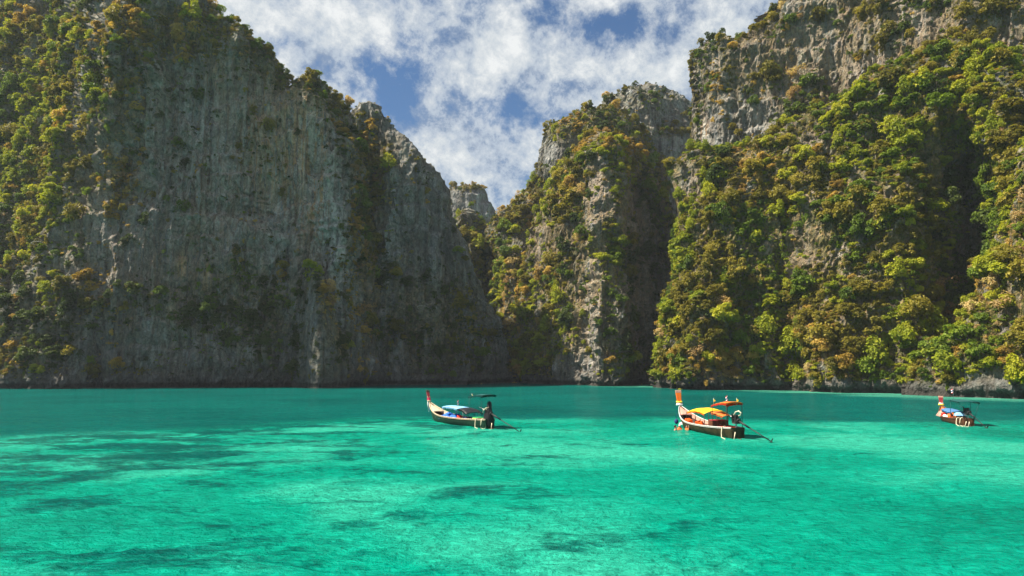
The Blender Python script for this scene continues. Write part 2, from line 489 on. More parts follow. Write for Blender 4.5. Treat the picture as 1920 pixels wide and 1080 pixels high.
# ------------------------------------------------------------------ cliffs
MASSIFS = []
def massif(name, label, sil, base, lean=0.12, W=9.0, D=9.0, T=45.0, res=0.30, rough=1.0, flute=1.0, features=(), veg=(0.4, ()), ochre=(), pale=(),
           species=None, seed=0.0, thin=1.0, ledge=1.0):
    sp = np.array(sil, float)
    st, se = az_el(sp[:, 0], sp[:, 1])
    bp = np.array(base, float)
    bt = np.arctan2(bp[:, 0] - 960, FPX)         # azimuth of the base
    br = bp[:, 1] / np.cos(bt)
    t0, t1 = st[0], st[-1]
    rm = np.interp((t0 + t1) / 2, bt, br)
    nc = max(12, int((t1 - t0) * rm / res))
    tt = np.linspace(t0, t1, 4000)
    zz = CAM_H + np.interp(tt, st, se) * rm
    cs = np.concatenate([[0], np.cumsum(np.hypot(np.diff(tt) * rm, 0.45 * np.diff(np.clip(zz, 0, 1e9))))])
    nc = max(12, int(cs[-1] / res))
    th = np.interp(np.linspace(0, cs[-1], nc), cs, tt)
    rb = np.interp(th, bt, br)
    if isinstance(lean, list):
        lean = np.interp(th, np.arctan2(np.array([q[0] for q in lean]) - 960.0, FPX), [q[1] for q in lean])
    k = max(3, int(3.0 / res)) | 1
    ker = np.hanning(k + 2)[1:-1]; ker /= ker.sum()
    rb = np.convolve(np.pad(rb, k // 2, mode='edge'), ker, 'valid')
    tE = np.interp(th, st, se)
    zt = np.maximum(1.2, (CAM_H + tE * (rb + D)) / (1 - tE * lean))
    nrow = max(10, int(zt.max() / res))
    nb = 16
    v = np.linspace(0, 1, nrow)
    Z = -1.5 + (zt[None] + 1.5) * v[:, None]
    # distance to the skyline on the unrolled face
    S = (th * rm)
    sx, sz = S, zt
    w = np.full(Z.shape, 1e9)
    step = max(1, nc // 160)
    for i in list(range(0, nc, step)) + [nc - 1]:
        w = np.minimum(w, (S[None] - sx[i]) ** 2 + (Z - sz[i]) ** 2)
    w = np.sqrt(w)
    q = np.clip(1 - w / W, 0, 1)
    R = rb[None] + lean * np.maximum(Z, 0) + D * (1 - np.sqrt(np.maximum(1 - q * q, 0)))
    for (fx, ftop, fbot, fw, amt) in features:
        a0 = math.atan2(fx - 960, FPX)
        zz0 = CAM_H + az_el(fx, fbot)[1] * rm
        zz1 = CAM_H + az_el(fx, ftop)[1] * rm
        g = np.exp(-((th - a0) / (fw / FPX)) ** 2)[None]
        sm = np.clip((zz1 - Z) / max(4.0, 0.25 * (zz1 - zz0)), 0, 1) * np.clip((Z - zz0) / 5.0 + 1, 0, 1)
        sm = sm * sm * (3 - 2 * sm)
        R = R - amt * g * sm
    tb = (np.arange(1, nb + 1) / nb)[:, None]
    Rb = R[-1][None] + T * tb ** 1.2
    Zb = zt[None] * (1 - tb ** 1.6) - 1.5 * tb
    R = np.concatenate([R, Rb]); Z = np.concatenate([Z, Zb])
    TH = np.broadcast_to(th[None], R.shape)
    P = np.stack([R * np.sin(TH), R * np.cos(TH), Z], -1)
    du = np.gradient(P, axis=1); dv = np.gradient(P, axis=0)
    N = np.cross(du, dv)
    N /= np.linalg.norm(N, axis=-1, keepdims=True) + 1e-9
    hN = N * np.array([1, 1, 0.35])
    # relief: buttresses, ledges, flutes, crumbly detail
    Pw = P + 3.0 * np.stack([fbm(P, 14, octv=2, off=seed + 1), fbm(P, 14, octv=2, off=seed + 2), 0.6 * fbm(P, 12, octv=2, off=seed + 3)], -1)
    d = 3.6 * fbm(Pw, 24, zs=0.55, octv=3, off=seed) * rough
    d += 1.5 * fbm(Pw, 8, zs=0.35, octv=3, off=seed + 9, ridge=True) * rough
    lz = Z / 6.5 + 1.2 * fbm(P, 18, zs=0.5, octv=2, off=seed + 21)
    saw = lz - np.floor(lz)
    d += ledge * (0.9 * np.where(saw < 0.82, saw / 0.82, (1 - saw) / 0.18) - 0.45) * (0.5 + fbm(P, 11, octv=2, off=seed + 5))
    d += 0.95 * flute * fbm(Pw, 3.0, zs=0.13, octv=3, off=seed + 13, ridge=True)
    d += 1.5 * (flute - 1) * fbm(Pw, 8.0, zs=0.16, octv=3, off=seed + 14, ridge=True)
    t1 = 5.0 * fbm(Pw, 7.0, zs=0.6, octv=4, off=seed + 15)
    f1 = t1 - np.floor(t1)
    crag = 0.75 + 0.6 * np.clip(fbm(P, 22, octv=2, off=seed + 25) * 2, -0.6, 1)
    d += crag * rough * 0.95 * (np.floor(t1) + np.clip(f1 / 0.35, 0, 1) - t1 * 0.6)
    t2 = 5.0 * fbm(P, 2.6, zs=0.45, octv=3, off=seed + 19)
    f2 = t2 - np.floor(t2)
    d += crag * rough * 0.34 * (np.floor(t2) + np.clip(f2 / 0.4, 0, 1) - t2 * 0.5)
    d += 0.55 * rough * fbm(P, 1.5, zs=0.4, octv=3, off=seed + 17, gain=0.6, ridge=True)
    # wave-cut notch at the waterline
    notch = np.exp(-((Z - 0.35) / 0.75) ** 2)
    d -= 1.3 * notch * (0.7 + 0.5 * fbm(P, 5, octv=2, off=seed + 2))
    env = np.ones_like(R)
    env *= np.minimum(1.0, 0.6 + 0.4 * np.clip(np.minimum(S - S[0], S[-1] - S)[None] / 6.0, 0, 1)) if thin >= 1 else thin
    d = d - d[:nrow].mean()
    P = P + hN * (d * env * thin)[..., None]
    # jagged crest: spikes and notches on the skyline
    row = np.concatenate([np.linspace(0, 1, nrow), 1 - np.arange(1, nb + 1) / nb])
    crest = np.clip((row - 0.90) / 0.10, 0, 1)
    js = np.stack([S, np.zeros_like(S), np.zeros_like(S)], -1)
    jag = 1.3 * fbm(js, 2.6, octv=4, off=seed + 31, gain=0.65, ridge=True) - 0.4
    P[..., 2] += crest[:, None] * jag[None] * min(1, thin * 1.2)
    nr = len(R)
    idx = np.arange(nr * nc).reshape(nr, nc)
    F = np.stack([idx[:-1, :-1], idx[:-1, 1:], idx[1:, 1:], idx[1:, :-1]], -1).reshape(-1, 4)
    px, py, dep = to_px(P)
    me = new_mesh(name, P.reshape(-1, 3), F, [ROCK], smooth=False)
    vd = blend_field(px, py, veg[0], veg[1])
    vd *= np.clip((P[..., 2] - 1.2) / 1.6, 0, 1)
    oc = blend_field(px, py, 0.06, ochre) * 1.0
    pa = blend_field(px, py, 0.12, pale)
    ca = me.color_attributes.new('mask', 'FLOAT_COLOR', 'POINT')
    ca.data.foreach_set('color', np.stack([oc, pa, vd, np.ones_like(oc)], -1).astype(np.float32).ravel())
    o = link(name, me)
    tag(o, label, 'cliff', kind='structure')
    du = np.gradient(P, axis=1); dv = np.gradient(P, axis=0)
    N = np.cross(du, dv)
    area = np.linalg.norm(N, axis=-1)
    N /= area[..., None] + 1e-9
    nuse = nrow + 4
    MASSIFS.append(dict(name=name, P=P[:nuse], N=N[:nuse], area=area[:nuse], veg=vd[:nuse], px=px[:nuse], py=py[:nuse], dep=dep[:nuse], species=species, seed=seed, row=np.linspace(0, 1.02, nuse)))
    return o

# species weights: default + (cx, cy, rx, ry, {weights})
SP = ['green', 'lime', 'olive', 'ochre', 'pale', 'dark']
massif('cliff', 'sheer grey limestone wall with rust and white run-off streaks, filling the left of the bay',
    [(-420, -150), (-100, -140), (150, -110), (300, -55), (370, -12), (392, 18), (440, 60), (480, 82), (520, 125), (545, 160), (565, 152), (590, 146), (612, 172), (628, 192), (652, 212),
     (668, 262), (690, 330), (712, 420), (728, 520), (745, 620), (762, 700), (764, 722)],
    [(-420, 176), (-150, 164), (0, 155), (110, 148), (230, 152), (330, 156), (420, 158), (520, 160), (600, 160), (680, 166), (764, 178)],
    lean=[(-420, .42), (60, .42), (120, .28), (180, 0.0), (480, -0.02), (560, 0.0), (615, 0.11), (764, 0.14)], W=10, D=8, T=60, flute=1.8, rough=1.25, features=[(635, 150, 722, 32, 6.5), (80, -200, 722, 90, 6), (470, -100, 400, 60, -4), (330, 250, 722, 70, 2.5), (190, -100, 722, 40, -3)],
    veg=(0.22, [(60, 250, 130, 330, 0.9), (90, 560, 110, 130, 0.55), (30, 690, 60, 60, 0.8), (220, 150, 110, 150, 0.55), (360, 60, 130, 60, 0.85), (490, 110, 50, 40, 0.8), (600, 175, 45, 30, 0.95),
        (640, 230, 25, 60, 0.8), (240, 400, 60, 240, 0.72), (350, 380, 90, 190, 0.16), (570, 380, 60, 170, 0.05), (440, 590, 130, 90, 0.75), (250, 470, 90, 110, 0.14), (300, 660, 140, 60, 0.20), (690, 560, 40, 120, 0.55), (690, 380, 34, 140, 0.85), (540, 150, 40, 22, 0.9), (200, 690, 120, 20, 0.4)]),
    ochre=[(350, 380, 260, 260, 0.42), (520, 270, 70, 120, 1.1), (590, 310, 28, 150, 1.2), (340, 497, 11, 22, 1.3), (390, 520, 8, 25, 1.2), (322, 585, 9, 18, 1.2), (400, 140, 25, 30, 0.8), (240, 300, 160, 160, 0.28)],
    pale=[(390, 360, 200, 260, .5), (610, 390, 24, 100, 1.3), (630, 480, 20, 80, 1.1), (590, 300, 45, 130, 0.7), (660, 570, 15, 60, 0.7), (320, 600, 25, 60, 0.7), (380, 150, 30, 30, 0.5), (300, 500, 140, 120, 0.25), (650, 680, 60, 30, 0.5)],
    species=({'olive': 3, 'dark': 2, 'ochre': 1, 'green': 1.5, 'pale': .4}, [(70, 230, 130, 260, {'lime': 4, 'green': 3, 'olive': 3, 'ochre': 1.2}), (360, 60, 160, 60, {'green': 3, 'olive': 3, 'ochre': 3, 'lime': 1}),
        (430, 600, 160, 120, {'dark': 6, 'green': 2, 'olive': 1}), (90, 600, 90, 110, {'dark': 4, 'lime': 1, 'olive': 2, 'ochre': 1})]), seed=0)
massif('cliff', 'dark slab of rock with a jagged crest, right end of the left wall',
    [(640, 330), (650, 240), (660, 205), (672, 192), (700, 195), (722, 215), (742, 238), (770, 272), (785, 285), (800, 306), (824, 340), (836, 372), (850, 418), (870, 470), (890, 522), (914, 570), (940, 620), (962, 690), (966, 722)],
    [(600, 172), (700, 171), (760, 172), (860, 180), (930, 188), (966, 195)], lean=[(600, .16), (720, .06), (966, .03)], W=7, D=5, T=50, rough=1.0, flute=1.5,
    features=[(690, 180, 560, 30, -5), (850, 420, 722, 40, 2)],
    veg=(0.28, [(690, 320, 45, 120, 0.95), (820, 430, 60, 130, 0.12), (740, 220, 60, 50, 0.15), (800, 620, 110, 90, 0.6), (720, 500, 40, 80, 0.5)]),
    ochre=[(760, 300, 40, 80, 0.1)], pale=[(668, 215, 8, 30, .8), (700, 680, 40, 40, 0.5)],
    species=({'dark': 4, 'olive': 1.5, 'green': 1}, [(695, 320, 50, 130, {'lime': 3, 'olive': 3, 'ochre': 2.4, 'green': 2}), (790, 340, 50, 120, {'dark': 2, 'olive': 3, 'ochre': 1})]), seed=40)
massif('cliff', 'small rock pinnacle with a bright green bush on its tip, at the foot of the left wall',
    [(548, 722), (553, 640), (560, 560), (570, 515), (582, 498), (598, 505), (612, 540), (630, 600), (645, 650), (656, 722)],
    [(540, 155), (600, 149), (660, 155)], lean=0.10, W=5, D=3.5, T=14, res=0.3, rough=0.45, thin=0.7,
    veg=(0.36, [(585, 500, 22, 22, 0.9), (615, 560, 20, 60, 0.8), (640, 640, 20, 40, 0.8)]), pale=[(600, 640, 8, 60, .35)],
    species=({'dark': 3, 'olive': 1}, [(585, 495, 25, 25, {'lime': 5}), (620, 570, 25, 70, {'ochre': 2, 'pale': 3, 'lime': 1, 'olive': 2})]), seed=60)
massif('cliff', 'small flat-topped peak far behind the notch between the two sides',
    [(828, 440), (836, 372), (841, 354), (862, 349), (885, 349), (906, 352), (914, 376), (924, 388), (930, 410), (940, 470)],
    [(800, 330), (960, 330)], lean=0.05, W=14, D=9, T=40, res=0.7, rough=0.7,
    veg=(0.15, [(885, 350, 50, 8, 0.95), (900, 430, 60, 20, .8)]), species=({'olive': 3, 'green': 1, 'ochre': 1.4}, []), seed=80)
massif('cliff', 'grey rock dome with a bare shaded face, behind the middle peak',
    [(1080, 330), (1110, 225), (1140, 190), (1152, 182), (1180, 170), (1208, 163), (1246, 168), (1268, 178), (1285, 188), (1300, 204), (1330, 230), (1400, 300), (1440, 400)],
    [(1060, 232), (1200, 226), (1300, 232), (1450, 235)], lean=0.06, W=14, D=12, T=60, res=0.5,
    veg=(0.30, [(1270, 310, 60, 90, 0.02), (1200, 185, 60, 18, 0.6), (1250, 245, 50, 14, .6)]), pale=[(1270, 310, 50, 80, .45), (1220, 210, 60, 30, .3)],
    species=({'olive': 3, 'dark': 3, 'ochre': 1.2, 'green': 1}, []), seed=100)
massif('cliff', 'tree-topped rock shoulder on the left of the middle peak',
    [(985, 440), (1000, 360), (1010, 318), (1014, 296), (1022, 272), (1028, 256), (1042, 238), (1062, 228), (1095, 217), (1120, 208), (1150, 206), (1200, 230), (1240, 290), (1250, 420)],
    [(980, 214), (1060, 208), (1180, 210), (1260, 216)], lean=0.08, W=12, D=10, T=50, res=0.45,
    veg=(0.55, [(1020, 320, 25, 50, 0.5), (1090, 232, 90, 26, 1.0), (1050, 288, 50, 20, .12), (1150, 215, 60, 20, .8)]),
    species=({'olive': 3, 'green': 3.5, 'lime': 1.5, 'dark': 1, 'ochre': 1}, []), seed=120)
massif('cliff', 'overgrown saddle of rock closing the notch between left wall and middle peak',
    [(836, 520), (852, 455), (866, 412), (876, 392), (890, 408), (908, 424), (932, 414), (948, 396), (970, 380), (988, 366), (1005, 352), (1030, 330), (1060, 400), (1090, 560), (1110, 722)],
    [(800, 200), (900, 205), (965, 200), (1110, 204)], lean=0.28, W=10, D=8, T=50, res=0.42, rough=1.2, features=[(905, 380, 722, 18, -6), (960, 400, 722, 30, 4)],
    veg=(0.8, [(880, 400, 16, 30, 0.3), (990, 470, 35, 60, 0.4)]),
    species=({'olive': 3, 'green': 2, 'lime': 2.4, 'ochre': 1.3, 'pale': .5, 'dark': .6}, []), seed=140)
massif('cliff', 'middle buttress, sunlit and overgrown on its left side, bare and dark on its right',
    [(962, 722), (966, 640), (975, 540), (1000, 430), (1030, 340), (1060, 290), (1084, 262), (1112, 252), (1150, 250), (1186, 256), (1212, 292), (1230, 350), (1246, 410), (1262, 470), (1276, 520), (1290, 600), (1296, 722)],
    [(962, 191), (1010, 184), (1090, 172), (1145, 165), (1170, 166), (1230, 180), (1300, 196)], lean=0.17, W=12, D=9, T=60, res=0.31, rough=1.15,
    features=[(1040, 300, 722, 26, 4), (1200, 300, 722, 18, -3), (1120, 260, 722, 20, 2.5)],
    veg=(0.72, [(1120, 370, 26, 60, 0.25), (1110, 600, 25, 100, 0.3), (1090, 690, 60, 30, 0.12), (1200, 560, 60, 150, 0.45), (1010, 450, 30, 60, 0.4), (1190, 400, 20, 60, .3), (985, 670, 40, 60, .95)]),
    pale=[(1110, 670, 40, 50, .3), (1125, 540, 15, 40, .3), (1180, 500, 20, 40, .35)], ochre=[(1090, 450, 130, 280, .5), (1150, 520, 12, 20, .9)],
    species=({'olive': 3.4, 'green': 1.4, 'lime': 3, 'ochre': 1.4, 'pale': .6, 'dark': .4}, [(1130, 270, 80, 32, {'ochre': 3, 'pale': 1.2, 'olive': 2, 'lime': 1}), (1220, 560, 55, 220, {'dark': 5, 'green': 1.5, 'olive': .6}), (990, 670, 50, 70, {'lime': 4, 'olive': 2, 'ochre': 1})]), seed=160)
massif('cliff', 'tall grey rock face above the trees on the right, with a vertical left edge',
    [(1296, 470), (1303, 380), (1306, 300), (1307, 240), (1309, 180), (1312, 112), (1326, 94), (1345, 86), (1372, 84), (1398, 72), (1418, 48), (1430, 30), (1452, 8), (1480, -14), (1560, -50), (1700, -110), (1900, -140), (2150, -150), (2350, -150)],
    [(1250, 168), (1310, 166), (1450, 158), (1700, 142), (1920, 128), (2350, 100)], lean=0.14, W=9, D=8, T=60, res=0.33, rough=1.15,
    features=[(1880, -200, 400, 30, 3), (1620, -100, 200, 60, -3)],
    veg=(0.50, [(1400, 230, 80, 60, 0.22), (1420, 130, 60, 50, 0.5), (1330, 240, 20, 40, 0.1), (1650, 130, 60, 25, .15), (1840, 60, 60, 50, .6), (1720, 40, 50, 30, 0.25), (1540, 90, 60, 60, .4)]),
    pale=[(1318, 262, 14, 34, 1.2), (1660, 80, 40, 30, .6), (1420, 200, 70, 50, .3)], ochre=[(1650, 80, 420, 200, .42), (1318, 250, 14, 30, .7), (1690, 95, 40, 20, .7), (1880, 80, 40, 50, .5)],
    species=({'olive': 3.6, 'dark': .8, 'green': 1.6, 'ochre': 1.1, 'pale': .6}, []), seed=200)
massif('cliff', 'broad green slope thick with trees and bushes on the right',
    [(1222, 722), (1228, 690), (1238, 640), (1252, 590), (1266, 540), (1280, 480), (1284, 440), (1262, 400), (1258, 360), (1268, 325), (1290, 296), (1318, 288), (1352, 292), (1400, 284), (1440, 262), (1490, 232), (1530, 205), (1570, 178),
     (1620, 150), (1660, 134), (1710, 104), (1760, 84), (1810, 80), (1850, 100), (1900, 150), (1960, 200), (2100, 160), (2350, 120)],
    [(1222, 152), (1260, 147), (1400, 139), (1500, 133), (1640, 125), (1760, 119), (1850, 117), (1920, 108), (2350, 90)], lean=0.24, W=8, D=6, T=60, res=0.29, rough=1.35,
    features=[(1330, 300, 722, 50, 4), (1480, 260, 722, 22, -3), (1560, 230, 722, 50, 3), (1830, 160, 640, 50, -11), (1700, 200, 722, 40, 3)],
    veg=(0.88, [(1550, 270, 50, 24, 0.3), (1290, 340, 22, 40, 0.35), (1820, 420, 50, 120, 0.55), (1500, 470, 40, 60, 0.55), (1380, 700, 90, 20, 0.7), (1620, 722, 200, 9, 0.3), (1500, 340, 20, 40, .4)]),
    pale=[(1680, 690, 90, 25, .25), (1885, 280, 12, 20, .6)], ochre=[(1500, 450, 400, 300, .45), (1580, 630, 60, 40, .7), (1360, 690, 30, 30, .6)],
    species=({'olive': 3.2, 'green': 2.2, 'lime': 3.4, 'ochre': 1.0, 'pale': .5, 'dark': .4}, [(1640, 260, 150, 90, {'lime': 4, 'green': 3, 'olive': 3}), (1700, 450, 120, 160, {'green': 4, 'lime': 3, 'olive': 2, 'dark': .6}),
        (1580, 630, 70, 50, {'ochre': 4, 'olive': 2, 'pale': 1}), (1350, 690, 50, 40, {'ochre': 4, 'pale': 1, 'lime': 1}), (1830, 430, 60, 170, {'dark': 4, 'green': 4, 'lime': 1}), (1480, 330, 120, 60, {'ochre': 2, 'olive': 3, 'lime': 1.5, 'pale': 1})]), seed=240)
massif('cliff', 'nearest overgrown buttress at the right edge, down to pale flutes at the water',
    [(1690, 738), (1712, 700), (1740, 650), (1790, 615), (1830, 590), (1848, 530), (1862, 480), (1880, 440), (1896, 395), (1908, 350), (1925, 310), (1960, 240), (2030, 160), (2200, 100), (2350, 80)],
    [(1690, 114), (1780, 110), (1860, 104), (1940, 100), (2350, 84)], lean=0.26, W=7, D=6, T=40, res=0.25, rough=0.9, features=[(1790, 560, 740, 24, 2)],
    veg=(0.95, [(1870, 712, 70, 16, 0.3), (1760, 690, 60, 30, 0.9)]), pale=[(1880, 705, 70, 30, 0.5)], ochre=[(1900, 560, 50, 40, .4)],
    species=({'lime': 4, 'olive': 3, 'ochre': 1.4, 'green': 1.4, 'pale': .5}, [(1880, 540, 60, 40, {'pale': 2.5, 'ochre': 2.5, 'olive': 2, 'lime': 1}), (1750, 650, 60, 50, {'green': 2, 'olive': 3, 'lime': 2, 'ochre': 1})]), seed=300)

# ------------------------------------------------------------------ plants: crowns built leaf clump by leaf clump
def tube(path, radii, n=6, cap=True):
    path = [Vector(p) for p in path]
    V, F = [], []
    up = Vector((0, 0, 1))
    for i, p in enumerate(path):
        t = (path[min(i + 1, len(path) - 1)] - path[max(i - 1, 0)]).normalized()
        a = t.cross(up)
        if a.length < 0.15:
            a = t.cross(Vector((1, 0, 0)))
        a.normalize()
        b = t.cross(a)
        for k in range(n):
            an = 2 * math.pi * k / n
            V.append(tuple(p + (a * math.cos(an) + b * math.sin(an)) * radii[i]))
    for i in range(len(path) - 1):
        for k in range(n):
            k1 = (k + 1) % n
            F.append((i * n + k, i * n + k1, (i + 1) * n + k1, (i + 1) * n + k))
    if cap:
        for i, s in ((0, 1), (len(path) - 1, -1)):
            V.append(tuple(path[i]))
            c = len(V) - 1
            for k in range(n):
                F.append((c, i * n + (k + 1) % n, i * n + k)[::s])
    return V, F

class MB:
    def __init__(s):
        s.V, s.F = [], []
    def add(s, V, F):
        o = len(s.V)
        s.V += [tuple(v) for v in V]
        s.F += [tuple(i + o for i in f) for f in F]
        return s
    def tube(s, path, r, n=6, cap=True):
        if not isinstance(r, (list, tuple)):
            r = [r] * len(path)
        return s.add(*tube(path, r, n, cap))
    def box(s, c, d, rz=0.0, ry=0.0, rx=0.0):
        m = Matrix.Rotation(rz, 3, 'Z') @ Matrix.Rotation(ry, 3, 'Y') @ Matrix.Rotation(rx, 3, 'X')
        V = [Vector(c) + m @ Vector((x * d[0] / 2, y * d[1] / 2, z * d[2] / 2)) for x in (-1, 1) for y in (-1, 1) for z in (-1, 1)]
        F = [(0, 1, 3, 2), (4, 6, 7, 5), (0, 4, 5, 1), (2, 3, 7, 6), (0, 2, 6, 4), (1, 5, 7, 3)]
        return s.add(V, F)
    def grid(s, rows, thick=0.0, close=False):
        """rows of points -> sheet; with thick it gets a real underside"""
        nr, nc = len(rows), len(rows[0])
        V = [Vector(p) for r in rows for p in r]
        F = [(i * nc + j, i * nc + j + 1, (i + 1) * nc + j + 1, (i + 1) * nc + j) for i in range(nr - 1) for j in range(nc - 1)]
        if thick:
            n = nr * nc
            V += [v - Vector((0, 0, thick)) for v in V]
            F += [tuple(k + n for k in f[::-1]) for f in F]
            rim = [j for j in range(nc)] + [i * nc + nc - 1 for i in range(1, nr)] + [(nr - 1) * nc + j for j in range(nc - 2, -1, -1)] + [i * nc for i in range(nr - 2, 0, -1)]
            for a, b in zip(rim, rim[1:] + rim[:1]):
                F.append((b, a, a + n, b + n))
        return s.add(V, F)
    def sphere(s, c, r, n=8, m=6, sq=(1, 1, 1)):
        rows = []
        for i in range(m + 1):
            ph = math.pi * i / m
            rows.append([(c[0] + r * sq[0] * math.sin(ph) * math.cos(2 * math.pi * k / n), c[1] + r * sq[1] * math.sin(ph) * math.sin(2 * math.pi * k / n), c[2] + r * sq[2] * math.cos(ph)) for k in range(n + 1)])
        return s.grid([r_[::-1] for r_ in rows])
    def mesh(s, name, m, smooth=True):
        me = bpy.data.meshes.new(name)
        me.from_pydata(s.V, [], s.F)
        me.validate()
        me.materials.append(m)
        if smooth:
            me.polygons.foreach_set('use_smooth', [True] * len(me.polygons))
        me.update()
        return me
    def build(s, name, m, parent=None, smooth=True):
        return link(name, s.mesh(name, m, smooth), parent)

def crown_mesh(name, material, seed, nq=420, lobes=7, shape=(0.5, 0.5, 0.40), centre=(0, -0.16, 0.46), size=0.085, droop=0.0):
    r = np.random.default_rng(seed)
    L = r.normal(0, 1, (lobes, 3)); L /= np.linalg.norm(L, axis=1, keepdims=True)
    L[:, 2] = L[:, 2] * 0.7 + 0.1
    L = L * r.uniform(0.40, 0.92, (lobes, 1)) * np.array(shape)
    LR = r.uniform(0.22, 0.48, lobes) * shape[0] * 1.15
    k = r.integers(0, lobes, nq)
    d = r.normal(0, 1, (nq, 3)); d /= np.linalg.norm(d, axis=1, keepdims=True)
    d[:, 2] = np.where(r.random(nq) < 0.65, np.abs(d[:, 2]), d[:, 2])
    rad = LR[k] * r.uniform(0.62, 1.12, nq)
    c = L[k] + d * rad[:, None] * np.array([1, 1, 0.72])
    c[:, 2] -= droop * (np.linalg.norm(c[:, :2], axis=1) ** 2)
    c += np.array(centre)
    nn = d * 0.8 + r.normal(0, 0.45, (nq, 3)) + np.array([0, 0, 0.55])
    nn /= np.linalg.norm(nn, axis=1, keepdims=True)
    a = np.cross(nn, r.normal(0, 1, (nq, 3))); a /= np.linalg.norm(a, axis=1, keepdims=True)
    b = np.cross(nn, a)
    s = size * r.uniform(0.55, 1.25, (nq, 1))
    e = r.uniform(0.55, 1.0, (nq, 1))
    bend = nn * s * 0.35
    V = np.stack([c - a * s, c - b * s * e + bend, c + a * s, c + b * s * e + bend], 1).reshape(-1, 3)
    F = np.arange(nq * 4).reshape(nq, 4)
    me = new_mesh(name, V, F, [material], smooth=False)
    tone = np.clip(0.5 * r.random(nq) + 0.5 * r.random(lobes)[k], 0, 1)
    at = me.attributes.new('leaf', 'FLOAT', 'FACE')
    at.data.foreach_set('value', tone.astype(np.float32))
    return me

def trunk_mesh(name, seed):
    r = random.Random(seed)
    mb = MB()
    c = (0, -0.16, 0.36)
    mb.tube([(0, 0.10, -0.12), (0, -0.04, 0.08), (r.uniform(-.03, .03), -0.14, 0.25), c], [0.035, 0.027, 0.022, 0.017], 6)
    for i in range(6):
        an = i * 1.05 + r.random()
        e = (0.3 * math.cos(an), -0.16 + 0.3 * math.sin(an), 0.5 + 0.2 * r.random())
        m_ = tuple((c[j] + e[j]) / 2 + (0.03 if j == 2 else 0) for j in range(3))
        mb.tube([c, m_, e], [0.014, 0.009, 0.004], 4)
    return mb.mesh(name, BARK)

CROWN, BUSH = {}, {}
for si, s in enumerate(SP):
    tw = s == 'pale'
    CROWN[s] = [crown_mesh('crown', LEAVES[s], 100 + 10 * si + j, nq=(820 if not tw else 420), lobes=8 + 3 * j, shape=(0.5, 0.48, 0.42 + 0.08 * j), size=0.058 if not tw else 0.042, droop=0.25 * j) for j in range(3)]
    BUSH[s] = [crown_mesh('bush', LEAVES[s], 500 + 10 * si + j, nq=(300 if not tw else 200), lobes=4 + j, shape=(0.55, 0.5, 0.42), centre=(0, -0.1, 0.30), size=0.085 if not tw else 0.06, droop=0.3) for j in range(3)]
TRUNK = [trunk_mesh('trunk', 5 + j) for j in range(3)]

# depth buffer of the cliffs, to learn which plants the camera sees
ZW, ZH = 480, 270
zbuf = np.full((ZH, ZW), 1e9)
for m in MASSIFS:
    ix = (m['px'] / 4).astype(int).ravel(); iy = (m['py'] / 4).astype(int).ravel()
    ok = (ix >= 0) & (ix < ZW) & (iy >= 0) & (iy < ZH)
    np.minimum.at(zbuf, (iy[ok], ix[ok]), m['dep'].ravel()[ok])

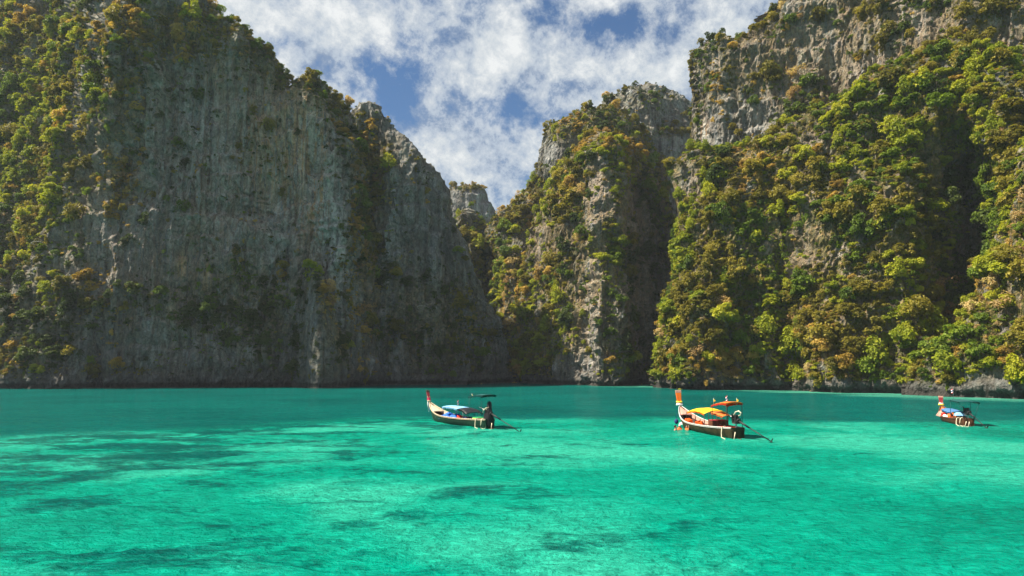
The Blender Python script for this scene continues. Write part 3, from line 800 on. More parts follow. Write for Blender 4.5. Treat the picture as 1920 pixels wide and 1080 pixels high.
WHERE = {0: 'left wall', 40: 'dark slab', 60: 'small pinnacle', 80: 'far flat-topped peak', 100: 'grey dome',
         120: 'tree-topped shoulder', 140: 'notch saddle', 160: 'middle buttress', 200: 'grey face', 240: 'right slope', 300: 'nearest buttress'}
LOOK = {'green': 'green', 'lime': 'yellow-green', 'olive': 'olive', 'ochre': 'rust-coloured', 'pale': 'pale', 'dark': 'dark'}
plants = []       # (visible size px, kind, species, variant, loc, rot, scale, massif seed, px, py)
stuff = {}
for m in MASSIFS:
    P, N, area = m['P'], m['N'], m['area']
    flat = P.reshape(-1, 3); nf = N.reshape(-1, 3)
    rowf = np.broadcast_to(m['row'][:, None], m['area'].shape).ravel()
    cl = fbm(flat, 7.0, octv=3, off=m['seed'] + 50)
    d = m['veg'].ravel()
    up = np.clip(nf[:, 2], -0.3, 0.8)
    thr = (0.5 - d) * 0.9
    g = np.maximum(np.clip((cl + up * 0.35 - thr) / 0.22 + 0.3, 0, 1), 0.22) * np.minimum(1, d * 1.3 + 0.03)
    wgt = g * area.ravel()
    inview = (m['px'].ravel() > -260) & (m['px'].ravel() < 2180) & (m['py'].ravel() > -200) & (m['py'].ravel() < 760)
    wgt = wgt * inview
    tot = wgt.sum()
    if tot <= 0:
        continue
    far = 1.0 if m['seed'] not in (80, 100) else 0.6
    for kind, per, s0, s1 in (('tree', 0.17, 1.6, 4.9), ('bush', 1.8 * far, 0.45, 1.7)):
        n = int(tot * per)
        ii = RNG.choice(len(flat), n, p=wgt / tot)
        for i in ii:
            p = flat[i]; nv = nf[i]
            sz = s0 + (s1 - s0) * RNG.random() ** 2.3
            if kind == 'tree' and nv[2] < -0.25 and RNG.random() < 0.7:
                kind2 = 'bush'; sz *= 0.45
            else:
                kind2 = kind
            if g[i] < 0.5:
                sz *= 0.75
            if rowf[i] > 0.9:
                sz *= 0.68
            px, py, dep = m['px'].ravel()[i], m['py'].ravel()[i], m['dep'].ravel()[i]
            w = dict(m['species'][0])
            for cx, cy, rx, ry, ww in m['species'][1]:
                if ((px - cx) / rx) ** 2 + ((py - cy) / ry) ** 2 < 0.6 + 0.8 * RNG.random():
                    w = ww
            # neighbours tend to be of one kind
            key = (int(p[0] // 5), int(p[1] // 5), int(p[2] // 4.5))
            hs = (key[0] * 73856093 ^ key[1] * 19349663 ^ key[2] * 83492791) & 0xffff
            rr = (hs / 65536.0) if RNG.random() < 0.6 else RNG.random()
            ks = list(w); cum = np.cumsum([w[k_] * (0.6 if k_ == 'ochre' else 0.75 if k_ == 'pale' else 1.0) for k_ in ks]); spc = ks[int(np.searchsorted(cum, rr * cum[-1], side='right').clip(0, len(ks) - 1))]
            rz = math.atan2(nv[0], -nv[1]) + RNG.normal(0, 0.3)
            loc = (float(p[0] - nv[0] * 0.1), float(p[1] - nv[1] * 0.1), float(p[2] - 0.06 * sz))
            zs_ = float(RNG.uniform(0.75, 1.3))
            if kind2 == 'bush' and nv[2] < 0.25 and RNG.random() < 0.28:      # creepers that hang down the face
                zs_ = float(RNG.uniform(1.6, 2.8)); loc = (loc[0], loc[1], loc[2] - 0.45 * sz * zs_); 
            plants.append((sz, kind2, spc, int(RNG.integers(0, 3)), loc, rz, m['seed'], float(px), float(py), float(dep), zs_, float(RNG.normal(0, 0.14))))

# plants that stand out in the view: (cliff, px, py, size, species, label)
HEROES = [(60, 585, 505, 3.4, 'lime', 'bright yellow-green tree perched alone on the tip of the small pinnacle'),
    (60, 620, 575, 2.6, 'pale', 'pale leafless shrubby tree on the right side of the small pinnacle'),
    (0, 650, 655, 3.2, 'lime', 'yellow-green tree standing low beside the foot of the small pinnacle'),
    (0, 32, 660, 4.6, 'ochre', 'sunlit rust-and-gold tree low at the far left end of the left wall'),
    (0, 60, 430, 3.6, 'olive', 'olive tree above the pale bare trunk on the left wall'),
    (240, 1308, 672, 4.2, 'pale', 'white-flowering tree near the water at the left foot of the right slope'),
    (240, 1360, 690, 3.6, 'ochre', 'orange dry tree near the water behind the yellow-roofed boat'),
    (240, 1610, 190, 4.6, 'lime', 'rounded lime tree at the upper edge of the right slope under the grey face'),
    (240, 1690, 170, 6.0, 'olive', 'widest tree high on the right slope with layered olive crown'),
    (240, 1755, 215, 5.2, 'green', 'big green tree high on the right slope near the dark gully'),
    (300, 1800, 650, 4.8, 'green', 'bushy green tree at the foot of the nearest buttress beside the gully'),
    (300, 1850, 530, 4.0, 'green', 'fresh green tree leaning into the dark gully from the nearest buttress'),
    (300, 1885, 585, 3.8, 'pale', 'pale dry tree on the face of the nearest buttress')]
HERO_LABEL = {}
for seed_, hx, hy, hs_, hsp, hl in HEROES:
    m = [q for q in MASSIFS if q['seed'] == seed_][0]
    d2 = (m['px'] - hx) ** 2 + (m['py'] - hy) ** 2 + 1e4 * (m['dep'] > m['dep'].min() + 60)
    i = int(np.argmin(d2)); P_h = m['P'].reshape(-1, 3)[i]; N_h = m['N'].reshape(-1, 3)[i]
    loc = (float(P_h[0]), float(P_h[1]), float(P_h[2] - 0.3))
    HERO_LABEL[loc] = hl
    plants.append((hs_, 'tree', hsp, 1, loc, math.atan2(N_h[0], -N_h[1]), seed_, float(hx), float(hy), float(m['dep'].ravel()[i]), 1.0, 0.05))

def visible(p):
    if p[4] in HERO_LABEL:
        return True
    ix, iy = int(p[7] / 4), int((p[8] - 0.3 * p[0] * FPX / p[9]) / 4)
    if not (2 <= ix < ZW - 2 and 1 <= iy < ZH - 1):
        return False
    return p[9] < zbuf[max(0, iy - 1):iy + 2, ix - 1:ix + 2].max() + 3.0 and p[9] < zbuf[iy, ix] + 6

SPAN = {}
for m in MASSIFS:
    SPAN[m['seed']] = (max(0, m['px'].min()), min(1920, m['px'].max()), max(0, m['py'].min()), 722)
def place_words(px, py, seed):
    a, b, t, bt = SPAN[seed]
    h = (py - t) / (bt - t)
    hw = 'near crest of' if h < 0.16 else 'high on' if h < 0.36 else 'half-way up' if h < 0.60 else 'low on' if h < 0.82 else 'at foot of'
    u = (px - a) / (b - a)
    side = 'left edge of ' if u < 0.2 else 'left part of ' if u < 0.4 else 'middle of ' if u < 0.6 else 'right part of ' if u < 0.8 else 'right edge of '
    return f"{hw} {side if b - a > 180 else ''}{WHERE[seed]}"

single = {'tree': [], 'bush': []}
same = {}
for p in sorted(plants, key=lambda q: -q[0] / q[9]):
    k = p[1]
    if (len(single[k]) < 287 or p[4] in HERO_LABEL) and visible(p):
        single[k].append(p)
    else:
        stuff.setdefault(p[6], []).append(p)
for kind in ('tree', 'bush'):
    for p in single[kind]:
        sz, _, spc, var, loc, rz, seed, px, py, dep, zs, tilt = p
        where = place_words(px, py, seed)
        big = 'large' if sz > (3.9 if kind == 'tree' else 1.7) else 'small'
        label = f"{big} {LOOK[spc]} {kind} {where}"
        group = f"{big} {LOOK[spc]} {'trees' if kind == 'tree' else 'bushes'} {where}"
        if len(label.split()) > 8 and len(group.split()) > 11:
            group = group.replace('half-way up', 'midway up')
        if kind == 'tree':
            root = bpy.data.objects.new('tree', None)
            root.empty_display_size = 0.2
            COL.objects.link(root)
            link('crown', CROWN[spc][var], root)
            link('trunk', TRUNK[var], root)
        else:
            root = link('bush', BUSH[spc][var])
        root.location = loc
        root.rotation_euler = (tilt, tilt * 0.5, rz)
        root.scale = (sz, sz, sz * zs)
        tag(root, label, kind, f"{'trees' if kind == 'tree' else 'bushes'} on the {WHERE[seed]}")
        if loc in HERO_LABEL:
            root['label'] = HERO_LABEL[loc]
        else:
            same.setdefault((group, label), []).append((px, py, root))
NUM = 'zero one two three four five six seven eight nine ten eleven twelve thirteen fourteen fifteen sixteen seventeen eighteen nineteen twenty twenty-one twenty-two twenty-three twenty-four twenty-five twenty-six'.split()
ORD = 'leftmost second third fourth fifth sixth seventh eighth ninth tenth eleventh twelfth thirteenth fourteenth fifteenth sixteenth seventeenth eighteenth nineteenth twentieth twenty-first twenty-second twenty-third twenty-fourth twenty-fifth twenty-sixth'.split()
for (group, label), L_ in same.items():
    if len(L_) < 2 or len(L_) > 26:
        continue
    L_.sort(key=lambda q: q[0])
    for i, (_, _, o) in enumerate(L_):
        pos = 'leftmost' if i == 0 else 'rightmost' if i == len(L_) - 1 else ORD[i] + ' from left'
        o['label'] = f"{pos} of {NUM[len(L_)]} {group}"

# everything smaller: one mass of undergrowth per cliff, instanced on its points
src = bpy.data.collections.new('plant_sources')
names = []
for kind, D_ in (('tree', CROWN), ('bush', BUSH)):
    for s in SP:
        for j in range(3):
            o = bpy.data.objects.new(f"source_{len(names):02d}", D_[s][j])
            src.objects.link(o)
            names.append((kind, s, j))
NAMEIDX = {k: i for i, k in enumerate(names)}
def gn_tree():
    ng = bpy.data.node_groups.new('scatter_plants', 'GeometryNodeTree')
    ng.interface.new_socket('Geometry', in_out='INPUT', socket_type='NodeSocketGeometry')
    ng.interface.new_socket('Geometry', in_out='OUTPUT', socket_type='NodeSocketGeometry')
    n, l = ng.nodes, ng.links
    gi, go = n.new('NodeGroupInput'), n.new('NodeGroupOutput')
    ci = n.new('GeometryNodeCollectionInfo')
    ci.inputs['Collection'].default_value = src
    ci.inputs['Separate Children'].default_value = True
    ci.inputs['Reset Children'].default_value = True
    ip = n.new('GeometryNodeInstanceOnPoints')
    ip.inputs['Pick Instance'].default_value = True
    def attr(name, typ):
        a = n.new('GeometryNodeInputNamedAttribute')
        a.data_type = typ
        a.inputs['Name'].default_value = name
        return a.outputs[0]
    l.new(gi.outputs[0], ip.inputs['Points'])
    l.new(ci.outputs[0], ip.inputs['Instance'])
    l.new(attr('pick', 'INT'), ip.inputs['Instance Index'])
    e2r = n.new('FunctionNodeEulerToRotation')
    l.new(attr('rot', 'FLOAT_VECTOR'), e2r.inputs[0])
    l.new(e2r.outputs[0], ip.inputs['Rotation'])
    l.new(attr('scl', 'FLOAT_VECTOR'), ip.inputs['Scale'])
    l.new(ip.outputs[0], go.inputs[0])
    return ng
NG = gn_tree()
for seed, ps in stuff.items():
    me = bpy.data.meshes.new('undergrowth')
    me.vertices.add(len(ps))
    me.vertices.foreach_set('co', np.array([p[4] for p in ps], np.float32).ravel())
    a = me.attributes.new('pick', 'INT', 'POINT')
    a.data.foreach_set('value', np.array([NAMEIDX[(p[1], p[2], p[3])] for p in ps], np.int32))
    a = me.attributes.new('rot', 'FLOAT_VECTOR', 'POINT')
    a.data.foreach_set('vector', np.array([(p[11], p[11] * 0.5, p[5]) for p in ps], np.float32).ravel())
    a = me.attributes.new('scl', 'FLOAT_VECTOR', 'POINT')
    a.data.foreach_set('vector', np.array([(p[0], p[0], p[0] * p[10]) for p in ps], np.float32).ravel())
    o = link('undergrowth', me)
    md = o.modifiers.new('scatter', 'NODES')
    md.node_group = NG
    tag(o, f"mass of small bushes and creepers covering the {WHERE[seed]}", 'undergrowth', kind='stuff')
print('plants', len(plants), {k: len(v) for k, v in single.items()})
# ------------------------------------------------------------------ sea haze in the bay
def build_haze():
    m = bpy.data.materials.new('haze')
    m.use_nodes = True
    n, l = m.node_tree.nodes, m.node_tree.links
    n.clear()
    pv = n.new('ShaderNodeVolumePrincipled')
    pv.inputs['Color'].default_value = (0.80, 0.88, 1.0, 1)
    pv.inputs['Density'].default_value = HAZE
    pv.inputs['Anisotropy'].default_value = 0.1
    out = n.new('ShaderNodeOutputMaterial')
    l.new(pv.outputs[0], out.inputs['Volume'])
    mb = MB()
    ztop = max(float(q['P'][..., 2].max()) for q in MASSIFS) + 9.0        # just above the highest crown
    mb.box((0, 100, (ztop - 5) / 2), (3400, 3400, ztop + 5))
    print('haze top', ztop)
    o = mb.build('haze', m, smooth=False)
    tag(o, 'thin bluish sea haze filling the bay', kind='stuff')
HAZE = 0.00014
build_haze()
#BOATS
# ------------------------------------------------------------------ long-tail boats
def paint(name, col, rough=0.5, **k):
    return simple(name, col, rough, **k)
P_ = dict(
    cream=paint('cream_paint', (0.56, 0.45, 0.32), 0.45, var=0.08), pink=paint('pink_timber', (0.50, 0.27, 0.21), 0.5, var=0.1), white=paint('white_paint', (0.58, 0.58, 0.56), 0.45, var=0.05),
    green=paint('dark_green_paint', (0.010, 0.045, 0.028), 0.7, var=0.2), olive=paint('weathered_hull', (0.045, 0.036, 0.016), 0.7, var=0.28, scale=2.5), redbrown=paint('red_brown_hull', (0.11, 0.04, 0.02), 0.65, var=0.25),
    brown=paint('brown_timber', (0.16, 0.075, 0.045), 0.6, var=0.2), darkwood=paint('dark_timber', (0.07, 0.035, 0.025), 0.6, var=0.2), orangewood=paint('orange_timber', (0.60, 0.16, 0.035), 0.5, var=0.12),
    midblue=paint('faded_blue_tarpaulin', (0.07, 0.18, 0.38), 0.6, var=0.15, scale=2), blue=paint('blue_tarpaulin', (0.22, 0.46, 0.72), 0.55, var=0.06, scale=2), deepblue=paint('deep_blue_cloth', (0.02, 0.12, 0.50), 0.6, var=0.15), navy=paint('navy_cloth', (0.02, 0.03, 0.13), 0.7),
    yellow=paint('yellow_tarpaulin', (0.85, 0.50, 0.015), 0.5, var=0.05, scale=2), orange=paint('orange_tarpaulin', (0.80, 0.17, 0.015), 0.5, var=0.08, scale=2), red=paint('red_cloth', (0.62, 0.03, 0.02), 0.6, var=0.1),
    maroon=paint('maroon_cloth', (0.33, 0.035, 0.045), 0.7, var=0.15), magenta=paint('magenta_ribbon', (0.65, 0.04, 0.12), 0.6), teal=paint('dark_green_awning', (0.012, 0.075, 0.075), 0.6),
    vest=paint('orange_vest_nylon', (0.90, 0.13, 0.015), 0.6, var=0.06), black=paint('black_cover', (0.012, 0.012, 0.015), 0.5, var=0.2, scale=3), metal=paint('greasy_metal', (0.03, 0.03, 0.032), 0.5, metal=0.3), steel=paint('worn_steel', (0.40, 0.40, 0.40), 0.35, metal=0.8),
    rope=paint('pale_rope', (0.62, 0.55, 0.40), 0.9), skin=paint('skin', (0.42, 0.22, 0.14), 0.55, var=0.05), hair=paint('black_hair', (0.012, 0.010, 0.009), 0.5), flagw=paint('white_cloth', (0.80, 0.80, 0.80), 0.7, var=0.03),
    flagy=paint('yellow_cloth', (0.85, 0.62, 0.06), 0.7, var=0.04), canred=paint('red_plastic', (0.55, 0.03, 0.02), 0.35), lightblue=paint('pale_blue_plastic', (0.25, 0.50, 0.75), 0.4), green2=paint('green_plastic', (0.05, 0.40, 0.12), 0.4))

def water_at(X, Y):
    return 0.0

def hull_half(t, B):
    if t > -0.15:
        u = min(1.0, (t + 0.15) / 1.15)
        return B * max(0.0, 1 - u ** 2.3) ** 0.85
    return B * (1 - 0.58 * ((-t - 0.15) / 0.85) ** 2)
def sheer(t, H):
    return 0.57 * H + 0.16 * max(0, -t) ** 2 + 1.02 * H * max(0.0, (t - 0.05) / 0.95) ** 2.6
def hull_pt(t, s, L, B, H, off=0.0):
    """s 0..1 keel to gunwale on the port side; off = distance inward"""
    g = sheer(t, H)
    k = -0.34 + 0.30 * max(0, (t - 0.4) / 0.6) ** 2 + 0.10 * max(0, -t) ** 2 + off
    b = max(0.0, hull_half(t, B) - off)
    a = s * math.pi / 2
    rk = 1.5 * max(0.0, (t - 0.45) / 0.55) ** 2
    x = L / 2 * t - rk * (1 - s) ** 1.2
    return (x, b * math.sin(a) ** 0.62 * (0.86 + 0.14 * s) + 0.02, k + (g - k) * (1 - math.cos(a)) ** 0.72)

def sheet(pts_fn, nu, nv, th):
    mb = MB()
    mb.grid([[pts_fn(i / nu, j / nv) for j in range(nv + 1)] for i in range(nu + 1)], th)
    return mb

def make_boat(c):
    L, B, H = c['L'], c['B'], c['H']
    bow, stern = Vector(c['bow']), Vector(c['stern'])
    mid = (bow + stern) / 2
    d = bow - stern
    rz = math.atan2(d.y, d.x)
    root = bpy.data.objects.new('longtail_boat', None)
    root.empty_display_size = 0.3
    COL.objects.link(root)
    root.location = (mid.x, mid.y, 0.0)
    root.rotation_euler = (c.get('heel', 0.02), 0, rz)
    tag(root, c['label'], 'boat', 'long-tail boats anchored in the lagoon')
    NT, NS = 40, 9
    ts = [-1 + 2 * i / NT for i in range(NT + 1)]
    # outer hull, both sides and transom
    mb = MB()
    rows = []
    for t in ts:
        r = [hull_pt(t, j / NS, L, B, H) for j in range(NS, -1, -1)]
        r = [(x, y, z) for x, y, z in r] + [(x, -y, z) for x, y, z in r[::-1]]
        rows.append(r)
    mb.grid(rows)
    n = len(rows[0])
    cpt = len(mb.V)
    mb.V.append((-L / 2, 0, 0.1))
    for j in range(n - 1):
        mb.F.append((cpt, j + 1, j))
    mb.build('hull', c['hull'], root)
    # inner shell: timber lining below, painted strake above
    for nm, s0, s1, m in (('lining', 0.35, 0.80, c['inner']), ('inner_strake', 0.80, 1.0, c['strake'])):
        mb = MB()
        for sg in (1, -1):
            rows = []
            for t in ts[:-2]:
                r = [hull_pt(t, s0 + (s1 - s0) * j / 4, L, B, H, 0.05) for j in range(5)]
                rows.append([(x, sg * y, z) for x, y, z in (r if sg > 0 else r[::-1])])
            mb.grid(rows)
        mb.build(nm, m, root)
    mb = MB()
    mb.grid([[(hull_pt(t, 0.45, L, B, H, 0.05)[0], k * hull_pt(t, 0.45, L, B, H, 0.06)[1], 0.06 + 0.5 * max(0, t - 0.55)) for k in (1, 0.33, -0.33, -1)] for t in ts[:-4]], 0.03)
    mb.build('floor', c['inner'], root)
    # transom board
    g = sheer(-1, H); b = hull_half(-1, B)
    mb = MB(); mb.box((-L / 2 + 0.03, 0, g / 2 + 0.02), (0.06, 2 * b * 0.97, g + 0.05)); mb.build('transom', c['hull'], root, smooth=False)
    # gunwales
    for sg in (1, -1):
        mb = MB()
        for dz, dy, r_ in ((0.02, 0.0, 0.032), (-0.05, 0.015, 0.016)):
            mb.tube([(hull_pt(t, 1, L, B, H)[0], sg * (hull_pt(t, 1, L, B, H)[1] + dy), sheer(t, H) + dz) for t in ts], r_, 6)
        mb.build('gunwale', c['rail'], root)
    # ribs
    for i in range(14):
        t = -0.72 + i * 0.115
        for sg in (1, -1):
            mb = MB()
            mb.tube([(hull_pt(t, s, L, B, H, 0.07)[0], sg * hull_pt(t, s, L, B, H, 0.07)[1], hull_pt(t, s, L, B, H, 0.07)[2]) for s in (0.42, 0.6, 0.8, 0.97)], 0.028, 4)
            mb.build('rib', c['rib'], root)
    # foredeck that climbs to the stem
    mb = MB()
    t0 = c.get('deck_t', 0.60)
    rows = []
    for i in range(9):
        t = t0 + (0.985 - t0) * i / 8
        x, y, z = hull_pt(t, 1, L, B, H, 0.03)
        rows.append([(x, y * k, z - 0.07 + 0.05 * (1 - k * k)) for k in (1, 0.5, 0, -0.5, -1)])
    mb.grid(rows, 0.05)
    mb.build('foredeck', c['strake'], root)
    # stem and tall prow post
    gs = sheer(1, H)
    xb = L / 2
    mb = MB()
    stem = [hull_pt(1, s, L, B, H) for s in (0, 0.25, 0.5, 0.75, 1.0)]
    mb.tube([(p[0] + 0.02, 0, p[2]) for p in stem] + [(xb + 0.10, 0, gs + 0.12)], [0.05, 0.06, 0.065, 0.07, 0.08, 0.08], 6)
    mb.build('stem', c['rail'], root)
    pw, ph, lean = c['post_w'], c['post_h'], c['post_lean']
    mb = MB()
    def post_row(f, w, th):
        x = xb + 0.08 + lean * f; z = gs + 0.05 + ph * f
        return [(x - th, w, z), (x + th, w, z + 0.02), (x + th, -w, z + 0.02), (x - th, -w, z), (x - th, w, z)]
    rows = [post_row(f, pw * (0.62 + 0.38 * f), 0.07 - 0.02 * f) for f in (0, 0.15, 0.3, 0.5, 0.75, 1.0)]
    mb.grid([r[::-1] for r in rows])
    k = len(mb.V); mb.V += rows[-1][:4]; mb.F.append((k + 3, k + 2, k + 1, k))
    mb.build('prow_post', c['post'], root, smooth=False)
    mb = MB()
    rows = [post_row(f, pw * (0.62 + 0.38 * f) + 0.012, 0.075 - 0.02 * f) for f in (0.86, 1.01)]
    mb.grid([r[::-1] for r in rows]); k = len(mb.V); mb.V += rows[-1][:4]; mb.F.append((k + 3, k + 2, k + 1, k))
    mb.build('post_cap', c['cap'], root, smooth=False)
    for j, (f, m, r_) in enumerate(c['ribbons']):
        mb = MB()
        x = xb + 0.08 + lean * f; z = gs + 0.05 + ph * f
        w = pw * (0.62 + 0.38 * f)
        ring = [(x + (0.09 + r_) * math.cos(a), (w + r_ * 0.6) * math.sin(a), z + 0.03 * math.sin(3 * a + j)) for a in [2 * math.pi * q / 12 for q in range(13)]]
        mb.tube(ring, r_, 6)
        mb.build('ribbon', m, root)
    if c.get('tail'):
        for q in range(3):
            mb = MB()
            y0 = 0.10 - 0.09 * q
            mb.grid([[(xb + 0.16 - 0.25 * f + 0.03 * math.sin(9 * f + q), y0 + e * (0.05 - 0.02 * f) + 0.03 * math.sin(5 * f + q), gs + 0.05 - f * (0.95 - 0.16 * q)) for e in (-1, 1)] for f in [u / 7 for u in range(8)]], 0.008)
            mb.build('hanging_ribbon', c['tail'][q % len(c['tail'])], root)
    # benches
    for t in c['benches']:
        w = hull_half(t, B) - 0.05
        mb = MB(); mb.box((L / 2 * t, 0, 0.36 * H + 0.05), (0.30, 2 * w, 0.04)); mb.build('bench', c['bench'], root, smooth=False)
    # canopies: (x0, x1, z, half width, arch, sag, material, post list, thickness)
    for cn in c['canopies']:
        x0, x1, z0, z1, hw, arch, droop, m, pm, posts, nm = cn
        def f_(u, v, x0=x0, x1=x1, z0=z0, z1=z1, hw=hw, arch=arch, droop=droop):
            k = 2 * v - 1
            bow_ = 0.02 * math.sin(14 * u) * (1 - abs(k)) + 0.015 * math.sin(23 * u + 3 * k)
            return (x0 + (x1 - x0) * u + 0.03 * math.sin(6 * k), hw * k, z0 + (z1 - z0) * u + arch * (1 - k * k) + droop * 4 * u * (1 - u) + bow_)
        sheet(f_, 16, 8, 0.025).build(nm, m, root)
        # fringe along the near and far edges
        mb = MB()
        for sgn in (0, 1):
            mb.grid([[Vector(f_(i / 16, sgn)) + Vector((0, 0, 0.0)), Vector(f_(i / 16, sgn)) - Vector((0, 0, 0.09 + 0.03 * (i % 2)))] for i in range(17)], 0.012)
        mb.build('valance', c['valance'].get(nm, m), root)
        for px_ in posts:
            u = (px_ - x0) / (x1 - x0)
            t = px_ / (L / 2)
            for sg in (1, -1):
                yb = min(hull_half(t, B), hw) * 0.97
                top = f_(min(1, max(0, u)), 0.5 + 0.5 * sg * 0.94)
                mb = MB(); mb.tube([(px_, sg * yb, sheer(t, H) - 0.05), (px_, top[1], top[2])], 0.022, 5)
                mb.build('canopy_post', pm, root)
    # engine on the stern with its long shaft
    ex, ez = -L / 2 + 0.25, sheer(-1, H) + 0.48
    eng = MB()
    eng.box((ex, 0, ez), (0.62, 0.36, 0.34)); eng.box((ex + 0.30, 0, ez + 0.24), (0.20, 0.34, 0.22)); eng.box((ex - 0.12, 0.05, ez + 0.27), (0.28, 0.22, 0.26))
    eng.tube([(ex - 0.30, 0, ez), (ex - 0.48, 0, ez - 0.02)], [0.16, 0.15], 10)
    eng.tube([(ex + 0.02, 0.16, ez + 0.05), (ex + 0.02, 0.30, ez + 0.1), (ex - 0.05, 0.30, ez + 0.5)], [0.05, 0.05, 0.04], 6)
    eo = eng.build('engine', P_['metal'], root, smooth=False)
    mb = MB(); mb.tube([(ex, 0, sheer(-1, H) - 0.25), (ex, 0, ez - 0.1)], [0.08, 0.06], 8); mb.box((ex, 0, ez - 0.2), (0.36, 0.42, 0.05)); mb.build('engine_mount', P_['steel'], root, smooth=False)
    mb = MB(); mb.tube([(ex + 0.4, 0.02, ez + 0.1), (ex + 0.9, 0.05, ez + 0.32), (ex + 1.5, 0.06, ez + 0.40)], 0.022, 5); mb.build('tiller', P_['steel'], root)
    if c.get('pipe'):
        mb = MB()
        mb.tube([(ex + 0.15, 0.1, ez + 0.35), (ex + 0.05, 0.0, ez + 0.58), (ex - 0.2, -0.1, ez + 0.66), (ex - 0.45, -0.12, ez + 0.56), (ex - 0.42, -0.12, ez + 0.40), (ex - 0.2, -0.05, ez + 0.32)], 0.045, 8)
        mb.build('cooling_pipe', P_['rope'], root)
    M = Matrix.Rotation(-rz, 3, 'Z')
    w = M @ (Vector((c['prop'][0], c['prop'][1], 0)) - Vector((mid.x, mid.y, 0)))
    pe = Vector((w.x, w.y, c['prop'][2]))
    s0 = Vector((ex - 0.45, 0, ez - 0.02))
    mb = MB(); mb.tube([s0, s0.lerp(pe, 0.33)], [0.075, 0.06], 8); mb.build('shaft_tube', P_['metal'], root)
    mb = MB(); mb.tube([s0.lerp(pe, 0.30), pe], [0.036, 0.030], 6); mb.build('propeller_shaft', P_['metal'], root)
    dr = (pe - s0).normalized()
    a = dr.cross(Vector((0, 0, 1))).normalized(); b2 = dr.cross(a)
    mb = MB(); mb.tube([pe - dr * 0.06, pe + dr * 0.08], [0.05, 0.035], 8)
    for q in range(3):
        an = q * 2.094 + 0.4
        e = a * math.cos(an) + b2 * math.sin(an); f = dr.cross(e)
        mb.add([pe + e * 0.04 + f * 0.03 - dr * 0.02, pe + e * 0.22 + f * 0.07, pe + e * 0.24 - f * 0.05, pe + e * 0.05 - f * 0.03 + dr * 0.02,
                pe + e * 0.04 + f * 0.03 - dr * 0.03, pe + e * 0.22 + f * 0.07 - dr * 0.01, pe + e * 0.24 - f * 0.05 - dr * 0.01, pe + e * 0.05 - f * 0.03 + dr * 0.01], [(0, 1, 2, 3), (7, 6, 5, 4), (0, 4, 5, 1), (1, 5, 6, 2), (2, 6, 7, 3), (3, 7, 4, 0)])
    mb.build('propeller', P_['metal'], root, smooth=False)
    if c.get('cover'):
        mb = MB()
        rows = []
        for i, (f, rx_, ry_, dx) in enumerate(((0, .34, .36, -.05), (.12, .42, .38, -.05), (.3, .46, .36, 0), (.48, .44, .33, 0), (.6, .30, .24, -.04), (.72, .22, .20, -.06), (.86, .24, .19, -.05), (.95, .17, .15, -.05), (1.0, .03, .03, -.05))):
            zz = 0.22 + f * 1.95
            rows.append([(ex + dx + rx_ * (1 + 0.13 * math.sin(3 * a_ + i * 1.3)) * math.cos(a_), ry_ * (1 + 0.12 * math.cos(4 * a_ + i)) * math.sin(a_), zz) for a_ in [2 * math.pi * q / 18 for q in range(19)]])
        mb.grid(rows)
        mb.build('engine_cover', P_['black'], root)
        mb = MB(); mb.tube([(ex + 0.42, 0.30, ez + 0.0), (ex + 0.1, 0.42, ez + 0.22), (ex - 0.2, 0.40, ez + 0.42), (ex - 0.34, 0.22, ez + 0.50), (ex - 0.2, 0.38, ez + 0.30)], 0.035, 6); mb.build('tie_rope', P_['rope'], root)
    # rudder skeg and stern ropes
    mb = MB(); mb.box((-L / 2 - 0.30, 0.05, 0.05), (0.62, 0.05, 0.10)); mb.build('skeg', P_['darkwood'], root, smooth=False)
    for q, (x_, y_) in enumerate(c['ropes']):
        mb = MB()
        zt_ = sheer(x_ / (L / 2), H)
        yo = hull_half(x_ / (L / 2), B)
        pts = [(x_, yo * 0.8, zt_ + 0.10), (x_ - 0.05, yo + 0.10, zt_ + 0.02), (x_ - 0.10, yo + 0.16, zt_ * 0.5), (x_ - 0.15 + 0.1 * q, yo + 0.18, 0.06), (x_ - 0.55 - 0.3 * y_, yo + 0.10, -0.04), (x_ - 0.95 - 0.3 * y_, yo * 0.6, 0.02), (x_ - 0.9 - 0.2 * y_, yo * 0.4, zt_ * 0.7)]
        mb.tube(pts, 0.032, 6)
        mb.build('mooring_rope', P_['rope'], root)
    # flags
    for (x_, y_, z_, h_, kind) in c['flags']:
        mb = MB(); mb.tube([(x_, y_, z_ - 0.15), (x_, y_, z_ + h_)], 0.012, 5)
        pole = mb.build('flagpole', P_['steel'], root)
        if kind == 'tri':
            mb = MB(); mb.grid([[(x_ - u * 0.30, y_ + 0.03 * math.sin(6 * u), z_ + h_ - (0.34 + 0.0) * k * (1 - u) - 0.20 * u) for k in (0, 1)] for u in (0, .25, .5, .75, .98)], 0.006)
            mb.build('flag', P_['flagy'], pole)
        else:
            bands = ((0, .167, 'red'), (.167, .333, 'flagw'), (.333, .667, 'navy'), (.667, .833, 'flagw'), (.833, 1, 'red'))
            for b0, b1, mm in bands:
                mb = MB(); mb.grid([[(x_ - 0.13 * u - 0.10 * k, y_ + 0.35 * u * 0.5 + 0.03 * math.sin(7 * u), z_ + h_ - 0.10 * u - 0.32 * k) for k in (b0, b1)] for u in (0, .25, .5, .75, 1)], 0.006)
                mb.build('flag_stripe', P_[mm], pole)
    root['rz'] = rz
    return root, (lambda x, y, z: Vector((mid.x + math.cos(rz) * x - math.sin(rz) * y, mid.y + math.sin(rz) * x + math.cos(rz) * y, z))), rz

